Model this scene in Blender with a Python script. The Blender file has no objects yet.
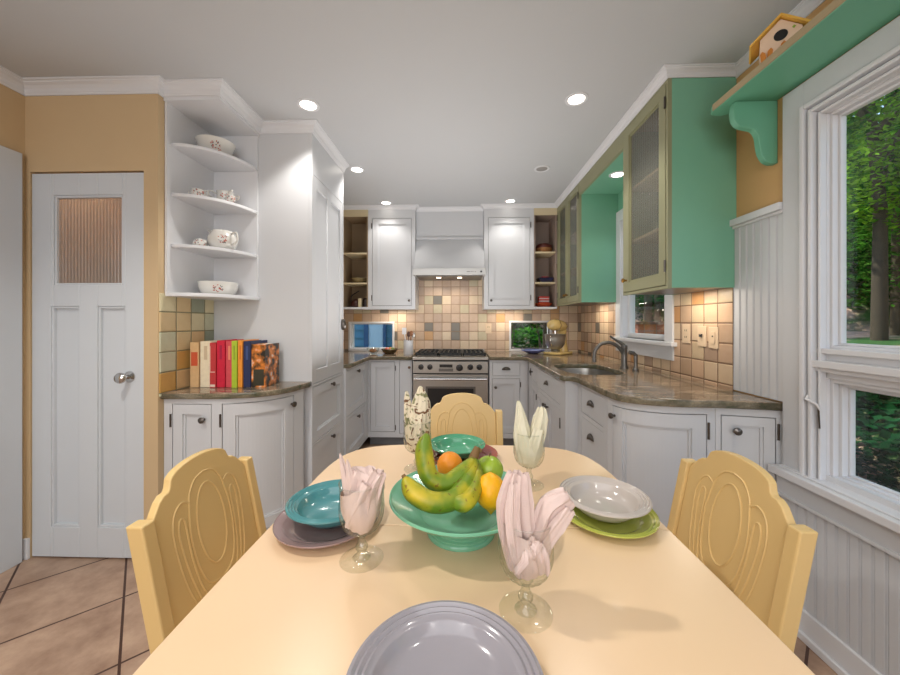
import bpy, bmesh, math, random
from mathutils import Vector, Matrix
from math import sin, cos, pi, radians, sqrt, atan2
random.seed(7)
C = bpy.context.scene.collection
sc = bpy.context.scene

# ---------------------------------------------------------------- materials
def lin(c):
    r = []
    for v in c:
        v = v / 255.0
        r.append(v / 12.92 if v <= 0.04045 else ((v + 0.055) / 1.055) ** 2.4)
    return (r[0], r[1], r[2], 1.0)

class NT:
    def __init__(s, name):
        s.m = bpy.data.materials.new(name); s.m.use_nodes = True
        s.t = s.m.node_tree; s.n = s.t.nodes; s.l = s.t.links
        s.b = s.n['Principled BSDF']; s.out = s.n['Material Output']
    def new(s, kind, **kw):
        x = s.n.new(kind)
        for k, v in kw.items():
            if k.startswith('i_'): x.inputs[k[2:].replace('_', ' ')].default_value = v
            else: setattr(x, k, v)
        return x
    def link(s, a, b): s.l.new(a, b)
    def math(s, op, a, b=None):
        x = s.n.new('ShaderNodeMath'); x.operation = op
        for i, v in enumerate((a, b)):
            if v is None: continue
            if isinstance(v, (int, float)): x.inputs[i].default_value = v
            else: s.l.new(v, x.inputs[i])
        return x.outputs[0]
    def mix(s, f, a, b, mode='MIX'):
        x = s.n.new('ShaderNodeMix'); x.data_type = 'RGBA'; x.blend_type = mode
        for sock, v in ((x.inputs[0], f), (x.inputs[6], a), (x.inputs[7], b)):
            if isinstance(v, (int, float, tuple)): sock.default_value = v
            else: s.l.new(v, sock)
        return x.outputs[2]

def paint(name, col, rough=0.5, metal=0.0, var=0.04, scale=6.0, bump=0.0, bscale=60, coat=0.0, spec=0.5, sub=0.0, stretch=None):
    t = NT(name)
    tc = t.new('ShaderNodeTexCoord')
    src = tc.outputs['Object']
    if stretch:
        mp = t.new('ShaderNodeMapping'); mp.inputs['Scale'].default_value = stretch
        t.link(src, mp.inputs[0]); src = mp.outputs[0]
    nz = t.new('ShaderNodeTexNoise', i_Scale=scale, i_Detail=3.0)
    t.link(src, nz.inputs['Vector'])
    c = lin(col)
    a = tuple(max(0, x * (1 - var)) for x in c[:3]) + (1,)
    b = tuple(min(1, x * (1 + var)) for x in c[:3]) + (1,)
    t.link(t.mix(nz.outputs[0], a, b), t.b.inputs['Base Color'])
    t.b.inputs['Roughness'].default_value = rough
    t.b.inputs['Metallic'].default_value = metal
    t.b.inputs['Coat Weight'].default_value = coat
    t.b.inputs['Coat Roughness'].default_value = 0.06
    t.b.inputs['Specular IOR Level'].default_value = spec
    if sub: 
        t.b.inputs['Subsurface Weight'].default_value = sub
        t.b.inputs['Subsurface Scale'].default_value = 0.01
    if bump:
        n2 = t.new('ShaderNodeTexNoise', i_Scale=bscale, i_Detail=2.0)
        t.link(src, n2.inputs['Vector'])
        bp = t.new('ShaderNodeBump', i_Strength=bump, i_Distance=0.002)
        t.link(n2.outputs[0], bp.inputs['Height']); t.link(bp.outputs[0], t.b.inputs['Normal'])
    return t.m

def emis(name, col, st):
    t = NT(name); t.b.inputs['Base Color'].default_value = (0.9, 0.9, 0.9, 1)
    t.b.inputs['Emission Color'].default_value = lin(col); t.b.inputs['Emission Strength'].default_value = st
    return t.m

def tiles(name, axis, pal, p, ox, oz, grout, rough=0.35):
    t = NT(name); tc = t.new('ShaderNodeTexCoord'); sp = t.new('ShaderNodeSeparateXYZ')
    t.link(tc.outputs['Object'], sp.inputs[0])
    a = t.math('DIVIDE', t.math('SUBTRACT', sp.outputs[axis], ox), p)
    b = t.math('DIVIDE', t.math('SUBTRACT', sp.outputs[2], oz), p)
    cx = t.new('ShaderNodeCombineXYZ')
    t.link(t.math('FLOOR', a), cx.inputs[0]); t.link(t.math('FLOOR', b), cx.inputs[1])
    wn = t.new('ShaderNodeTexWhiteNoise', noise_dimensions='3D'); t.link(cx.outputs[0], wn.inputs['Vector'])
    rp = t.new('ShaderNodeValToRGB'); rp.color_ramp.interpolation = 'CONSTANT'
    el = rp.color_ramp.elements
    tot = sum(w for _, w in pal); acc = 0
    for i, (c, w) in enumerate(pal):
        e = el[i] if i < 2 else el.new(acc / tot)
        e.position = acc / tot; e.color = lin(c); acc += w
    t.link(wn.outputs[0], rp.inputs[0])
    nz = t.new('ShaderNodeTexNoise', i_Scale=25.0, i_Detail=4.0); t.link(tc.outputs['Object'], nz.inputs['Vector'])
    col = t.mix(t.math('MULTIPLY', nz.outputs[0], 0.45), rp.outputs[0], lin((215, 200, 180)), 'MULTIPLY')
    def edge(v):
        f = t.math('FRACT', v); return t.math('MINIMUM', f, t.math('SUBTRACT', 1.0, f))
    d = t.math('MINIMUM', edge(a), edge(b))
    mask = t.math('LESS_THAN', d, 0.028)
    t.link(t.mix(mask, col, lin(grout)), t.b.inputs['Base Color'])
    rr = t.math('ADD', t.math('MULTIPLY', mask, 0.45), rough); t.link(rr, t.b.inputs['Roughness'])
    mr = t.new('ShaderNodeMapRange'); mr.inputs[1].default_value = 0.015; mr.inputs[2].default_value = 0.07
    t.link(d, mr.inputs[0])
    hh = t.math('ADD', mr.outputs[0], t.math('MULTIPLY', wn.outputs[0], 0.3))
    bp = t.new('ShaderNodeBump', i_Strength=0.6, i_Distance=0.004); t.link(hh, bp.inputs['Height'])
    t.link(bp.outputs[0], t.b.inputs['Normal'])
    return t.m

def floor_mat():
    t = NT('terracotta floor tile'); tc = t.new('ShaderNodeTexCoord')
    mp = t.new('ShaderNodeMapping'); mp.vector_type = 'TEXTURE'; mp.inputs['Rotation'].default_value = (0, 0, radians(43))
    t.link(tc.outputs['Object'], mp.inputs[0]); sp = t.new('ShaderNodeSeparateXYZ'); t.link(mp.outputs[0], sp.inputs[0])
    a = t.math('DIVIDE', t.math('SUBTRACT', sp.outputs[0], -0.062), 0.42)
    b = t.math('DIVIDE', t.math('SUBTRACT', sp.outputs[1], 2.202), 0.42)
    cx = t.new('ShaderNodeCombineXYZ'); t.link(t.math('FLOOR', a), cx.inputs[0]); t.link(t.math('FLOOR', b), cx.inputs[1])
    wn = t.new('ShaderNodeTexWhiteNoise', noise_dimensions='3D'); t.link(cx.outputs[0], wn.inputs['Vector'])
    nz = t.new('ShaderNodeTexNoise', i_Scale=5.0, i_Detail=8.0, i_Roughness=0.65); t.link(tc.outputs['Object'], nz.inputs['Vector'])
    rp = t.new('ShaderNodeValToRGB'); e = rp.color_ramp.elements
    e[0].position = 0.35; e[0].color = lin((142, 112, 92)); e[1].position = 0.66; e[1].color = lin((190, 160, 136))
    t.link(nz.outputs[0], rp.inputs[0])
    col = t.mix(t.math('MULTIPLY', wn.outputs[0], 0.25), rp.outputs[0], lin((166, 144, 126)))
    def edge(v):
        f = t.math('FRACT', v); return t.math('MINIMUM', f, t.math('SUBTRACT', 1.0, f))
    d = t.math('MINIMUM', edge(a), edge(b)); mask = t.math('LESS_THAN', d, 0.011)
    t.link(t.mix(mask, col, lin((70, 42, 30))), t.b.inputs['Base Color'])
    t.b.inputs['Roughness'].default_value = 0.38
    bp = t.new('ShaderNodeBump', i_Strength=0.35, i_Distance=0.004)
    hh = t.math('SUBTRACT', t.math('MULTIPLY', nz.outputs[0], 0.6), mask); t.link(hh, bp.inputs['Height']); t.link(bp.outputs[0], t.b.inputs['Normal'])
    return t.m

def granite(name='green brown granite'):
    t = NT(name); tc = t.new('ShaderNodeTexCoord')
    mp = t.new('ShaderNodeMapping'); mp.inputs['Scale'].default_value = (1, 3.0, 3.0); t.link(tc.outputs['Object'], mp.inputs[0])
    n1 = t.new('ShaderNodeTexNoise', i_Scale=4.0, i_Detail=8.0, i_Roughness=0.7, i_Distortion=1.2); t.link(mp.outputs[0], n1.inputs['Vector'])
    n2 = t.new('ShaderNodeTexNoise', i_Scale=120.0, i_Detail=3.0); t.link(tc.outputs['Object'], n2.inputs['Vector'])
    rp = t.new('ShaderNodeValToRGB'); e = rp.color_ramp.elements
    e[0].position = 0.34; e[0].color = lin((62, 66, 50)); e[1].position = 0.68; e[1].color = lin((176, 156, 132))
    x = e.new(0.5); x.color = lin((122, 106, 90))
    t.link(n1.outputs[0], rp.inputs[0])
    col = t.mix(0.55, rp.outputs[0], n2.outputs[0], 'OVERLAY')
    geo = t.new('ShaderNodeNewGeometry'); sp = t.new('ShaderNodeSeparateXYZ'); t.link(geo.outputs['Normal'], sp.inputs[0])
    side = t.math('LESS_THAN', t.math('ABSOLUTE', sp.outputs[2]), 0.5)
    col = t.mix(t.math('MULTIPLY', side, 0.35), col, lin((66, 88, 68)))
    t.link(col, t.b.inputs['Base Color']); t.b.inputs['Roughness'].default_value = 0.12
    return t.m

def thin_glass(name, tint=(0.97, 0.99, 0.97), refl=0.9, rough=0.0, ribs=None, base=0.04, edge=None):
    t = NT(name); t.n.remove(t.b)
    tr = t.new('ShaderNodeBsdfTransparent'); tr.inputs[0].default_value = tint + (1,)
    gl = t.new('ShaderNodeBsdfGlossy'); gl.inputs['Roughness'].default_value = rough
    lw = t.new('ShaderNodeLayerWeight'); lw.inputs[0].default_value = 0.35
    if edge: t.link(t.mix(t.math('POWER', lw.outputs['Facing'], 1.6), tint+(1,), edge+(1,)), tr.inputs[0])
    f = t.math('ADD', t.math('MULTIPLY', t.math('POWER', lw.outputs['Facing'], 2.5), refl), base)
    mx = t.new('ShaderNodeMixShader'); t.link(f, mx.inputs[0]); t.link(tr.outputs[0], mx.inputs[1]); t.link(gl.outputs[0], mx.inputs[2])
    t.link(mx.outputs[0], t.out.inputs[0])
    return t.m

def ribbed_glass(name, axis, tint=(0.62, 0.60, 0.55), clear=0.45, wscale=60):
    # narrow-reeded obscure glass: part see-through, part scattering, with vertical ribs
    t = NT(name); t.n.remove(t.b); tc = t.new('ShaderNodeTexCoord'); sp = t.new('ShaderNodeSeparateXYZ'); t.link(tc.outputs['Object'], sp.inputs[0])
    w = t.math('SINE', t.math('MULTIPLY', sp.outputs[axis], 6.283 * wscale))
    bp = t.new('ShaderNodeBump', i_Strength=0.5, i_Distance=0.003); t.link(w, bp.inputs['Height'])
    tr = t.new('ShaderNodeBsdfTransparent'); tr.inputs[0].default_value = (0.85, 0.84, 0.8, 1)
    tl = t.new('ShaderNodeBsdfTranslucent'); tl.inputs[0].default_value = tint + (1,); t.link(bp.outputs[0], tl.inputs['Normal'])
    gl = t.new('ShaderNodeBsdfGlossy'); gl.inputs['Roughness'].default_value = 0.12; t.link(bp.outputs[0], gl.inputs['Normal'])
    df = t.new('ShaderNodeBsdfDiffuse'); df.inputs[0].default_value = tint + (1,); t.link(bp.outputs[0], df.inputs['Normal'])
    m0 = t.new('ShaderNodeMixShader'); m0.inputs[0].default_value = 0.5; t.link(tl.outputs[0], m0.inputs[1]); t.link(df.outputs[0], m0.inputs[2])
    m1 = t.new('ShaderNodeMixShader'); m1.inputs[0].default_value = clear; t.link(m0.outputs[0], m1.inputs[1]); t.link(tr.outputs[0], m1.inputs[2])
    m2 = t.new('ShaderNodeMixShader'); m2.inputs[0].default_value = 0.16; t.link(m1.outputs[0], m2.inputs[1]); t.link(gl.outputs[0], m2.inputs[2])
    t.link(m2.outputs[0], t.out.inputs[0]); return t.m

def leaf_mat(name, c1, c2, trans=0.5):
    t = NT(name); t.n.remove(t.b); tc = t.new('ShaderNodeTexCoord')
    nz = t.new('ShaderNodeTexNoise', i_Scale=1.7, i_Detail=4.0); t.link(tc.outputs['Object'], nz.inputs['Vector'])
    rp = t.new('ShaderNodeValToRGB'); e = rp.color_ramp.elements; e[0].position = .38; e[1].position = .62; e[0].color = lin(c1); e[1].color = lin(c2)
    t.link(nz.outputs[0], rp.inputs[0])
    d = t.new('ShaderNodeBsdfDiffuse'); l = t.new('ShaderNodeBsdfTranslucent'); t.link(rp.outputs[0], d.inputs[0]); t.link(rp.outputs[0], l.inputs[0])
    m = t.new('ShaderNodeMixShader'); m.inputs[0].default_value = trans; t.link(d.outputs[0], m.inputs[1]); t.link(l.outputs[0], m.inputs[2])
    t.link(m.outputs[0], t.out.inputs[0]); return t.m

WHITE = paint('white trim paint', (213, 214, 217), 0.42, var=0.015)
CABW = paint('grey white cabinet paint', (200, 202, 205), 0.4, var=0.015)
CEIL = paint('ceiling paint', (189, 191, 193), 0.8, var=0.01)
YEL = paint('warm yellow wall paint', (198, 172, 134), 0.7, var=0.02, bump=0.05)
OCH = paint('ochre wall paint', (204, 164, 110), 0.7, var=0.02, bump=0.05)
DOORW = paint('cool white door paint', (200, 205, 210), 0.45, var=0.015)
GRN = paint('green cabinet paint', (118, 174, 146), 0.45, var=0.04)
SAGE = paint('sage cabinet face paint', (142, 142, 110), 0.45, var=0.05)
GRNS = paint('shelf green paint', (108, 172, 142), 0.45, var=0.04)
SAGEEDGE = paint('tan shelf edge paint', (168, 152, 118), 0.5)
TAN = paint('tan cabinet interior', (150, 128, 100), 0.6, var=0.06)
TANS = paint('tan shelf edge', (205, 190, 155), 0.5)
GREYI = paint('taupe cabinet interior', (150, 132, 120), 0.6, var=0.06)
GAP = paint('shadow dark', (60, 60, 60), 0.9)
TOE = paint('toe kick grey', (120, 122, 124), 0.7)
STEEL = paint('brushed steel', (168, 166, 162), 0.3, metal=0.9, var=0.08, scale=12, stretch=(1, 1, 14))
STEELD = paint('dark brushed steel', (110, 108, 105), 0.35, metal=0.85, var=0.05)
PEWTER = paint('pewter hardware', (105, 100, 96), 0.28, metal=0.95)
CHROME = paint('chrome', (200, 200, 200), 0.08, metal=1.0, var=0.01)
BLACK = paint('black enamel', (22, 22, 24), 0.3)
IRON = paint('cast iron', (40, 42, 44), 0.5)
BRASS = paint('brass', (170, 130, 70), 0.25, metal=0.9)
TABLEM = paint('cream table laminate', (232, 200, 162), 0.28, var=0.012, coat=0.2)
CHAIRM = paint('yellow chair lacquer', (218, 186, 126), 0.38, var=0.02)
GRAN = granite()
MBACK = tiles('back splash tile', 0, [((206,182,160),5),((194,170,148),4),((216,198,172),4),((184,162,144),2),((196,156,108),1.2),((118,114,106),1.9),((196,186,158),1.5)], 0.106, 0.0, 0.942, (158, 132, 110))
MRIGHT = tiles('side splash tile', 1, [((206,176,148),5),((188,160,134),4),((210,188,160),4),((166,142,122),2.4),((194,146,96),1.2),((108,102,94),1.8),((196,176,146),2)], 0.106, 1.812, 0.942, (118, 92, 70))
MLEFT = tiles('left splash tile', 1, [((212,190,148),4),((198,200,174),4),((208,176,132),2),((196,156,90),2),((150,158,140),1.5),((214,206,172),3)], 0.109, 1.812, 0.885, (128, 124, 96))
FLOORM = floor_mat()
GLASSW = thin_glass('window glass', refl=0.35, base=0.03)
GLASSG = thin_glass('goblet glass', tint=(0.985, 0.99, 0.98), refl=0.85, base=0.05, edge=(.62,.66,.58))
RIBP = ribbed_glass('reeded pantry glass', 0, tint=(0.50, 0.42, 0.36), clear=0.35, wscale=55)
RIBC = ribbed_glass('reeded cabinet glass', 1, tint=(0.50, 0.50, 0.44), clear=0.74, wscale=42)

# ---------------------------------------------------------------- mesh builder
class MB:
    def __init__(s): s.v = []; s.f = []
    def add(s, vs, fs):
        o = len(s.v); s.v += [tuple(v) for v in vs]; s.f += [tuple(i + o for i in f) for f in fs]; return s
    def box(s, x0, x1, y0, y1, z0, z1):
        if x0 > x1: x0, x1 = x1, x0
        if y0 > y1: y0, y1 = y1, y0
        return s.add([(x0,y0,z0),(x1,y0,z0),(x1,y1,z0),(x0,y1,z0),(x0,y0,z1),(x1,y0,z1),(x1,y1,z1),(x0,y1,z1)],
                     [(3,2,1,0),(4,5,6,7),(0,1,5,4),(1,2,6,5),(2,3,7,6),(3,0,4,7)])
    def prism(s, poly, z0, z1):
        n = len(poly)
        a = sum(poly[i][0]*poly[(i+1)%n][1]-poly[(i+1)%n][0]*poly[i][1] for i in range(n))
        if a < 0: poly = poly[::-1]
        return s.add([(x,y,z0) for x,y in poly]+[(x,y,z1) for x,y in poly],
                     [tuple(range(n-1,-1,-1)), tuple(range(n,2*n))]+[(i,(i+1)%n,(i+1)%n+n,i+n) for i in range(n)])
    def ext(s, poly, f):
        """poly in 2d extruded: f(a,b,t) for t 0/1"""
        n = len(poly)
        return s.add([f(a,b,0) for a,b in poly]+[f(a,b,1) for a,b in poly],
                     [tuple(range(n-1,-1,-1)), tuple(range(n,2*n))]+[(i,(i+1)%n,(i+1)%n+n,i+n) for i in range(n)])
    def lathe(s, prof, n=32, M=None, flute=None):
        M = M or Matrix(); vs = []; fs = []; k = len(prof)
        for i in range(n):
            a = 2*pi*i/n
            for j, (r, z) in enumerate(prof):
                rr = r * (flute(a, j, z) if flute else 1)
                vs.append(M @ Vector((rr*cos(a), rr*sin(a), z)))
        for i in range(n):
            for j in range(k-1):
                a, b = i*k+j, ((i+1)%n)*k+j
                fs.append((a, b, b+1, a+1))
        return s.add(vs, fs)
    def tube(s, pts, r, n=10, cap=True, sect=None):
        pts = [Vector(p) for p in pts]; m = len(pts); rs = r if isinstance(r, (list, tuple)) else [r]*m
        vs = []; fs = []; up = None
        for i, p in enumerate(pts):
            t = (pts[min(i+1,m-1)] - pts[max(i-1,0)]).normalized()
            if up is None:
                up = Vector((0,0,1)) if abs(t.z) < 0.9 else Vector((1,0,0))
            a = (up - t*up.dot(t)).normalized(); b = t.cross(a); up = a
            for q in range(n):
                w = 2*pi*q/n; k = sect(w) if sect else 1
                vs.append(p + (a*cos(w)+b*sin(w))*rs[i]*k)
        for i in range(m-1):
            for q in range(n):
                fs.append((i*n+q, i*n+(q+1)%n, (i+1)*n+(q+1)%n, (i+1)*n+q))
        if cap: fs += [tuple(range(n-1,-1,-1)), tuple(range((m-1)*n, m*n))]
        return s.add(vs, fs)
    def ball(s, c, r, n=14, sc_=(1,1,1), M=None):
        prof = [(max(1e-5, sin(pi*j/n))*r, -cos(pi*j/n)*r) for j in range(n+1)]
        MM = Matrix.Translation(c) @ (M or Matrix()) @ Matrix.Diagonal((*sc_, 1))
        return s.lathe(prof, n*2, MM)
    def build(s, name, mat, parent=None, smooth=False, bevel=0.0, solid=0.0, world=True, subd=0, weld=False):
        me = bpy.data.meshes.new(name); vs = s.v
        if parent is not None and world:
            inv = wmat(parent).inverted(); vs = [tuple(inv @ Vector(v)) for v in vs]
        me.from_pydata(vs, [], s.f); me.validate()
        bm = bmesh.new(); bm.from_mesh(me)
        if weld or smooth: bmesh.ops.remove_doubles(bm, verts=bm.verts, dist=1e-5)
        bmesh.ops.recalc_face_normals(bm, faces=bm.faces); bm.to_mesh(me); bm.free()
        o = bpy.data.objects.new(name, me); C.objects.link(o); me.materials.append(mat)
        if parent is not None: o.parent = parent
        if smooth:
            me.shade_smooth()
            try: me.set_sharp_from_angle(angle=radians(50))
            except Exception: pass
        if solid:
            m = o.modifiers.new('s', 'SOLIDIFY'); m.thickness = solid; m.offset = 0
        if bevel:
            m = o.modifiers.new('b', 'BEVEL'); m.width = bevel; m.segments = 2; m.limit_method = 'ANGLE'; m.angle_limit = radians(40)
        if subd:
            m = o.modifiers.new('u', 'SUBSURF'); m.levels = subd; m.render_levels = subd
        return o

def wmat(o):
    m = Matrix.LocRotScale(o.location, o.rotation_euler, o.scale)
    return wmat(o.parent) @ m if o.parent else m

def tag(o, label, cat, group=None, kind=None):
    if label: o['label'] = label
    if cat: o['category'] = cat
    if group: o['group'] = group
    if kind: o['kind'] = kind
    return o
def thing(name, label, cat, loc=(0,0,0), rz=0, group=None, rot=None):
    o = bpy.data.objects.new(name, None); C.objects.link(o); o.empty_display_size = 0.05
    o.location = loc; o.rotation_euler = rot if rot else (0,0,rz)
    return tag(o, label, cat, group)
def struct(o, label=None):
    o['kind'] = 'structure'
    if label: o['label'] = label
    return o
def dup(root, loc, rz=None, label=None, group=None):
    def cp(o, par):
        c = o.copy(); C.objects.link(c)
        if par is not None: c.parent = par
        for ch in [x for x in ALLCH(o)]: cp(ch, c)
        return c
    r = cp(root, None); r.location = loc
    if rz is not None: r.rotation_euler = (0,0,rz)
    if label: r['label'] = label
    if group: r['group'] = group
    return r
def ALLCH(o): return list(o.children)

# path based face: u along the path, n outward, z up
class Face:
    def __init__(s, pts, flip=False):
        s.p = [Vector((x,y)) for x,y in pts]; s.c = [0]
        for i in range(1, len(s.p)): s.c.append(s.c[-1] + (s.p[i]-s.p[i-1]).length)
        s.L = s.c[-1]; s.sg = -1 if flip else 1; s.curved = len(pts) > 2
        s.t = []
        for i in range(len(s.p)):
            a = s.p[max(i-1,0)]; b = s.p[min(i+1,len(s.p)-1)]; s.t.append((b-a).normalized())
    def at(s, u, n=0):
        u = min(max(u, 0), s.L) if s.curved else u
        for i in range(len(s.c)-1):
            if u <= s.c[i+1] or i == len(s.c)-2: break
        k = (u - s.c[i]) / (s.c[i+1]-s.c[i]); p = s.p[i].lerp(s.p[i+1], k); t = s.t[i].lerp(s.t[i+1], k).normalized()
        return p + Vector((t.y, -t.x)) * s.sg * n, t
    def P(s, u, n, z):
        p, _ = s.at(u, n); return Vector((p.x, p.y, z))
    def box(s, mb, u0, u1, z0, z1, n0, n1):
        k = max(1, int(math.ceil((u1-u0)/0.02))) if s.curved else 1
        vs = []; fs = []
        for i in range(k+1):
            u = u0 + (u1-u0)*i/k
            for n, z in ((n0,z0),(n1,z0),(n1,z1),(n0,z1)): vs.append(s.P(u, n, z))
        for i in range(k):
            for q in range(4):
                fs.append((i*4+q, i*4+(q+1)%4, (i+1)*4+(q+1)%4, (i+1)*4+q))
        fs += [(0,3,2,1), (k*4, k*4+1, k*4+2, k*4+3)]
        mb.add(vs, fs)
    def holes(s, mb, u0, u1, z0, z1, hs, n0, n1):
        us = sorted({u0, u1} | {h[0] for h in hs} | {h[1] for h in hs}); zs = sorted({z0, z1} | {h[2] for h in hs} | {h[3] for h in hs})
        us = [u for u in us if u0 <= u <= u1]; zs = [z for z in zs if z0 <= z <= z1]
        for a, b in zip(us, us[1:]):
            run = None
            for c, d in zip(zs, zs[1:]):
                inside = any(h[0] < (a+b)/2 < h[1] and h[2] < (c+d)/2 < h[3] for h in hs)
                if inside:
                    if run: s.box(mb, a, b, run[0], run[1], n0, n1); run = None
                else: run = (run[0], d) if run else (c, d)
            if run: s.box(mb, a, b, run[0], run[1], n0, n1)
    def M(s, u, z, n=0):
        """matrix whose local z is the outward normal, local y up, origin on the face"""
        p, t = s.at(u, n); nn = Vector((t.y, -t.x, 0))*s.sg; up = Vector((0,0,1)); xx = up.cross(nn)
        m = Matrix((xx, up, nn)).transposed().to_4x4(); m.translation = (p.x, p.y, z); return m

def knob(F, u, z, par, n=0.0, r=0.015, mat=None, name='knob'):
    mb = MB(); mb.lathe([(0.0001,0),(0.007,0),(0.006,0.008),(r*0.7,0.014),(r,0.02),(r*0.95,0.027),(r*0.5,0.031),(0.0001,0.032)], 16, F.M(u, z, n))
    return mb.build(name, mat or PEWTER, par, smooth=True)
def cup(F, u, z, par, n=0.0, w=0.042):
    mb = MB(); M = F.M(u, z, n); vs = []; fs = []; A, B = 14, 7
    for i in range(A+1):
        a = pi*i/A
        for j in range(B+1):
            b = (pi/2)*j/B
            vs.append(M @ Vector((w*cos(a)*cos(b*0.98), 0.03*sin(a)*cos(b)-0.008+0.0, 0.002+0.024*sin(b)*(0.35+0.65*sin(a)))))
    for i in range(A):
        for j in range(B):
            q = i*(B+1)+j; fs.append((q, q+1, q+B+2, q+B+1))
    mb.add(vs, fs)
    return mb.build('cup_pull', PEWTER, par, smooth=True, solid=0.0025)
def hinge(F, u, z, par, n=0.0, h=0.05):
    mb = MB(); M = F.M(u, z, n)
    mb.tube([M @ Vector((0,-h/2,0.003)), M @ Vector((0,h/2,0.003))], 0.005, 8)
    return mb.build('hinge', PEWTER, par, smooth=True)
def shaker(F, par, u0, u1, z0, z1, name='door', mat=None, st=0.05, n0=-0.018, n1=-0.001, glass=None, mould=True, gap=0.004, rails=()):
    """framed door or drawer front, recessed centre panel"""
    mat = mat or CABW; mb = MB(); a, b, c, d = u0+gap, u1-gap, z0+gap, z1-gap
    st2 = min(st, (b-a)*0.3); r2 = min(st, (d-c)*0.28)
    F.box(mb, a, a+st2, c, d, n0, n1); F.box(mb, b-st2, b, c, d, n0, n1)
    F.box(mb, a+st2, b-st2, c, c+r2, n0, n1); F.box(mb, a+st2, b-st2, d-r2, d, n0, n1)
    if not glass: F.box(mb, a+st2-0.001, b-st2+0.001, c+r2-0.001, d-r2+0.001, n0, n1-0.0155)
    if mould:
        m = 0.010; n2 = n1-0.008
        F.box(mb, a+st2, a+st2+m, c+r2, d-r2, n0, n2); F.box(mb, b-st2-m, b-st2, c+r2, d-r2, n0, n2)
        F.box(mb, a+st2+m, b-st2-m, c+r2, c+r2+m, n0, n2); F.box(mb, a+st2+m, b-st2-m, d-r2-m, d-r2, n0, n2)
    o = mb.build(name, mat, par)
    if glass:
        g = MB(); F.box(g, a+st2, b-st2, c+r2, d-r2, n0+0.004, n0+0.008); g.build('glass_pane', glass, o)
    return o
def slab(F, par, u0, u1, z0, z1, name='drawer', mat=None, gap=0.003):
    mb = MB(); F.box(mb, u0+gap, u1-gap, z0+gap, z1-gap, -0.018, -0.001); return mb.build(name, mat or CABW, par, bevel=0.0015)
def crown(path, zt, name, label=None, size=0.06, drop=0.08, flip=False, mat=None, closed=False):
    """mitred crown moulding swept along a plan polyline; room side is the right of the path"""
    prof = [(0,-drop),(size*0.12,-drop),(size*0.16,-drop*0.86),(size*0.22,-drop*0.8),(size*0.3,-drop*0.55),(size*0.5,-drop*0.36),(size*0.78,-drop*0.24),(size*0.82,-drop*0.16),(size,-drop*0.12),(size,0),(0,0)]
    return sweep(path, prof, zt, name, mat or WHITE, flip)
def sweep(path, prof, zt, name, mat, flip=False, parent=None, smooth=False):
    P = [Vector(p) for p in path]; n = len(P); sg = -1 if flip else 1; mb = MB(); vs = []; fs = []; k = len(prof)
    for i, p in enumerate(P):
        t1 = (P[i]-P[i-1]).normalized() if i > 0 else None; t2 = (P[i+1]-P[i]).normalized() if i < n-1 else None
        t1 = t1 or t2; t2 = t2 or t1
        n1 = Vector((t1.y,-t1.x))*sg; n2 = Vector((t2.y,-t2.x))*sg; b = (n1+n2).normalized(); m = 1/max(0.3, b.dot(n1))
        for a, z in prof: q = p + b*a*m; vs.append((q.x, q.y, zt+z))
    for i in range(n-1):
        for j in range(k): fs.append((i*k+j, i*k+(j+1)%k, (i+1)*k+(j+1)%k, (i+1)*k+j))
    fs += [tuple(range(k)), tuple(range((n-1)*k, n*k))]
    mb.add(vs, fs); return mb.build(name, mat, parent, smooth=smooth)

def curve_slab(name, loops, z0, z1, mat, parent=None, bev=0.0):
    """flat slab with a curved outline and optional holes (a filled 2-D curve turned into mesh)"""
    cu = bpy.data.curves.new(name, 'CURVE'); cu.dimensions = '2D'; cu.fill_mode = 'BOTH'
    for lp in loops:
        sp = cu.splines.new('POLY'); sp.points.add(len(lp)-1); sp.use_cyclic_u = True
        for i, (x, y) in enumerate(lp): sp.points[i].co = (x, y, 0, 1)
    cu.extrude = (z1-z0)/2 - bev; cu.bevel_depth = bev; cu.bevel_resolution = 2; cu.offset = -bev
    t = bpy.data.objects.new('tmp', cu); C.objects.link(t)
    dg = bpy.context.evaluated_depsgraph_get(); dg.update()
    me = bpy.data.meshes.new_from_object(t.evaluated_get(dg)); bpy.data.objects.remove(t)
    me.name = name
    inv = wmat(parent).inverted() if parent else Matrix()
    for v in me.vertices: v.co = inv @ Vector((v.co.x, v.co.y, v.co.z+(z0+z1)/2))
    me.materials.clear(); me.materials.append(mat)
    o = bpy.data.objects.new(name, me); C.objects.link(o); o.parent = parent; return o
def catmull(pts, k=8, closed=False):
    out = []; n = len(pts); V = [Vector(p) for p in pts]
    rng = range(n) if closed else range(n-1)
    for i in rng:
        p0 = V[(i-1)%n] if closed or i > 0 else V[0]; p1 = V[i]; p2 = V[(i+1)%n]; p3 = V[(i+2)%n] if closed or i < n-2 else V[-1]
        for j in range(k):
            t = j/k; out.append(0.5*((2*p1)+(p2-p0)*t+(2*p0-5*p1+4*p2-p3)*t*t+(3*p1-p0-3*p2+p3)*t**3))
    if not closed: out.append(V[-1])
    return [tuple(v) for v in out]
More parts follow.
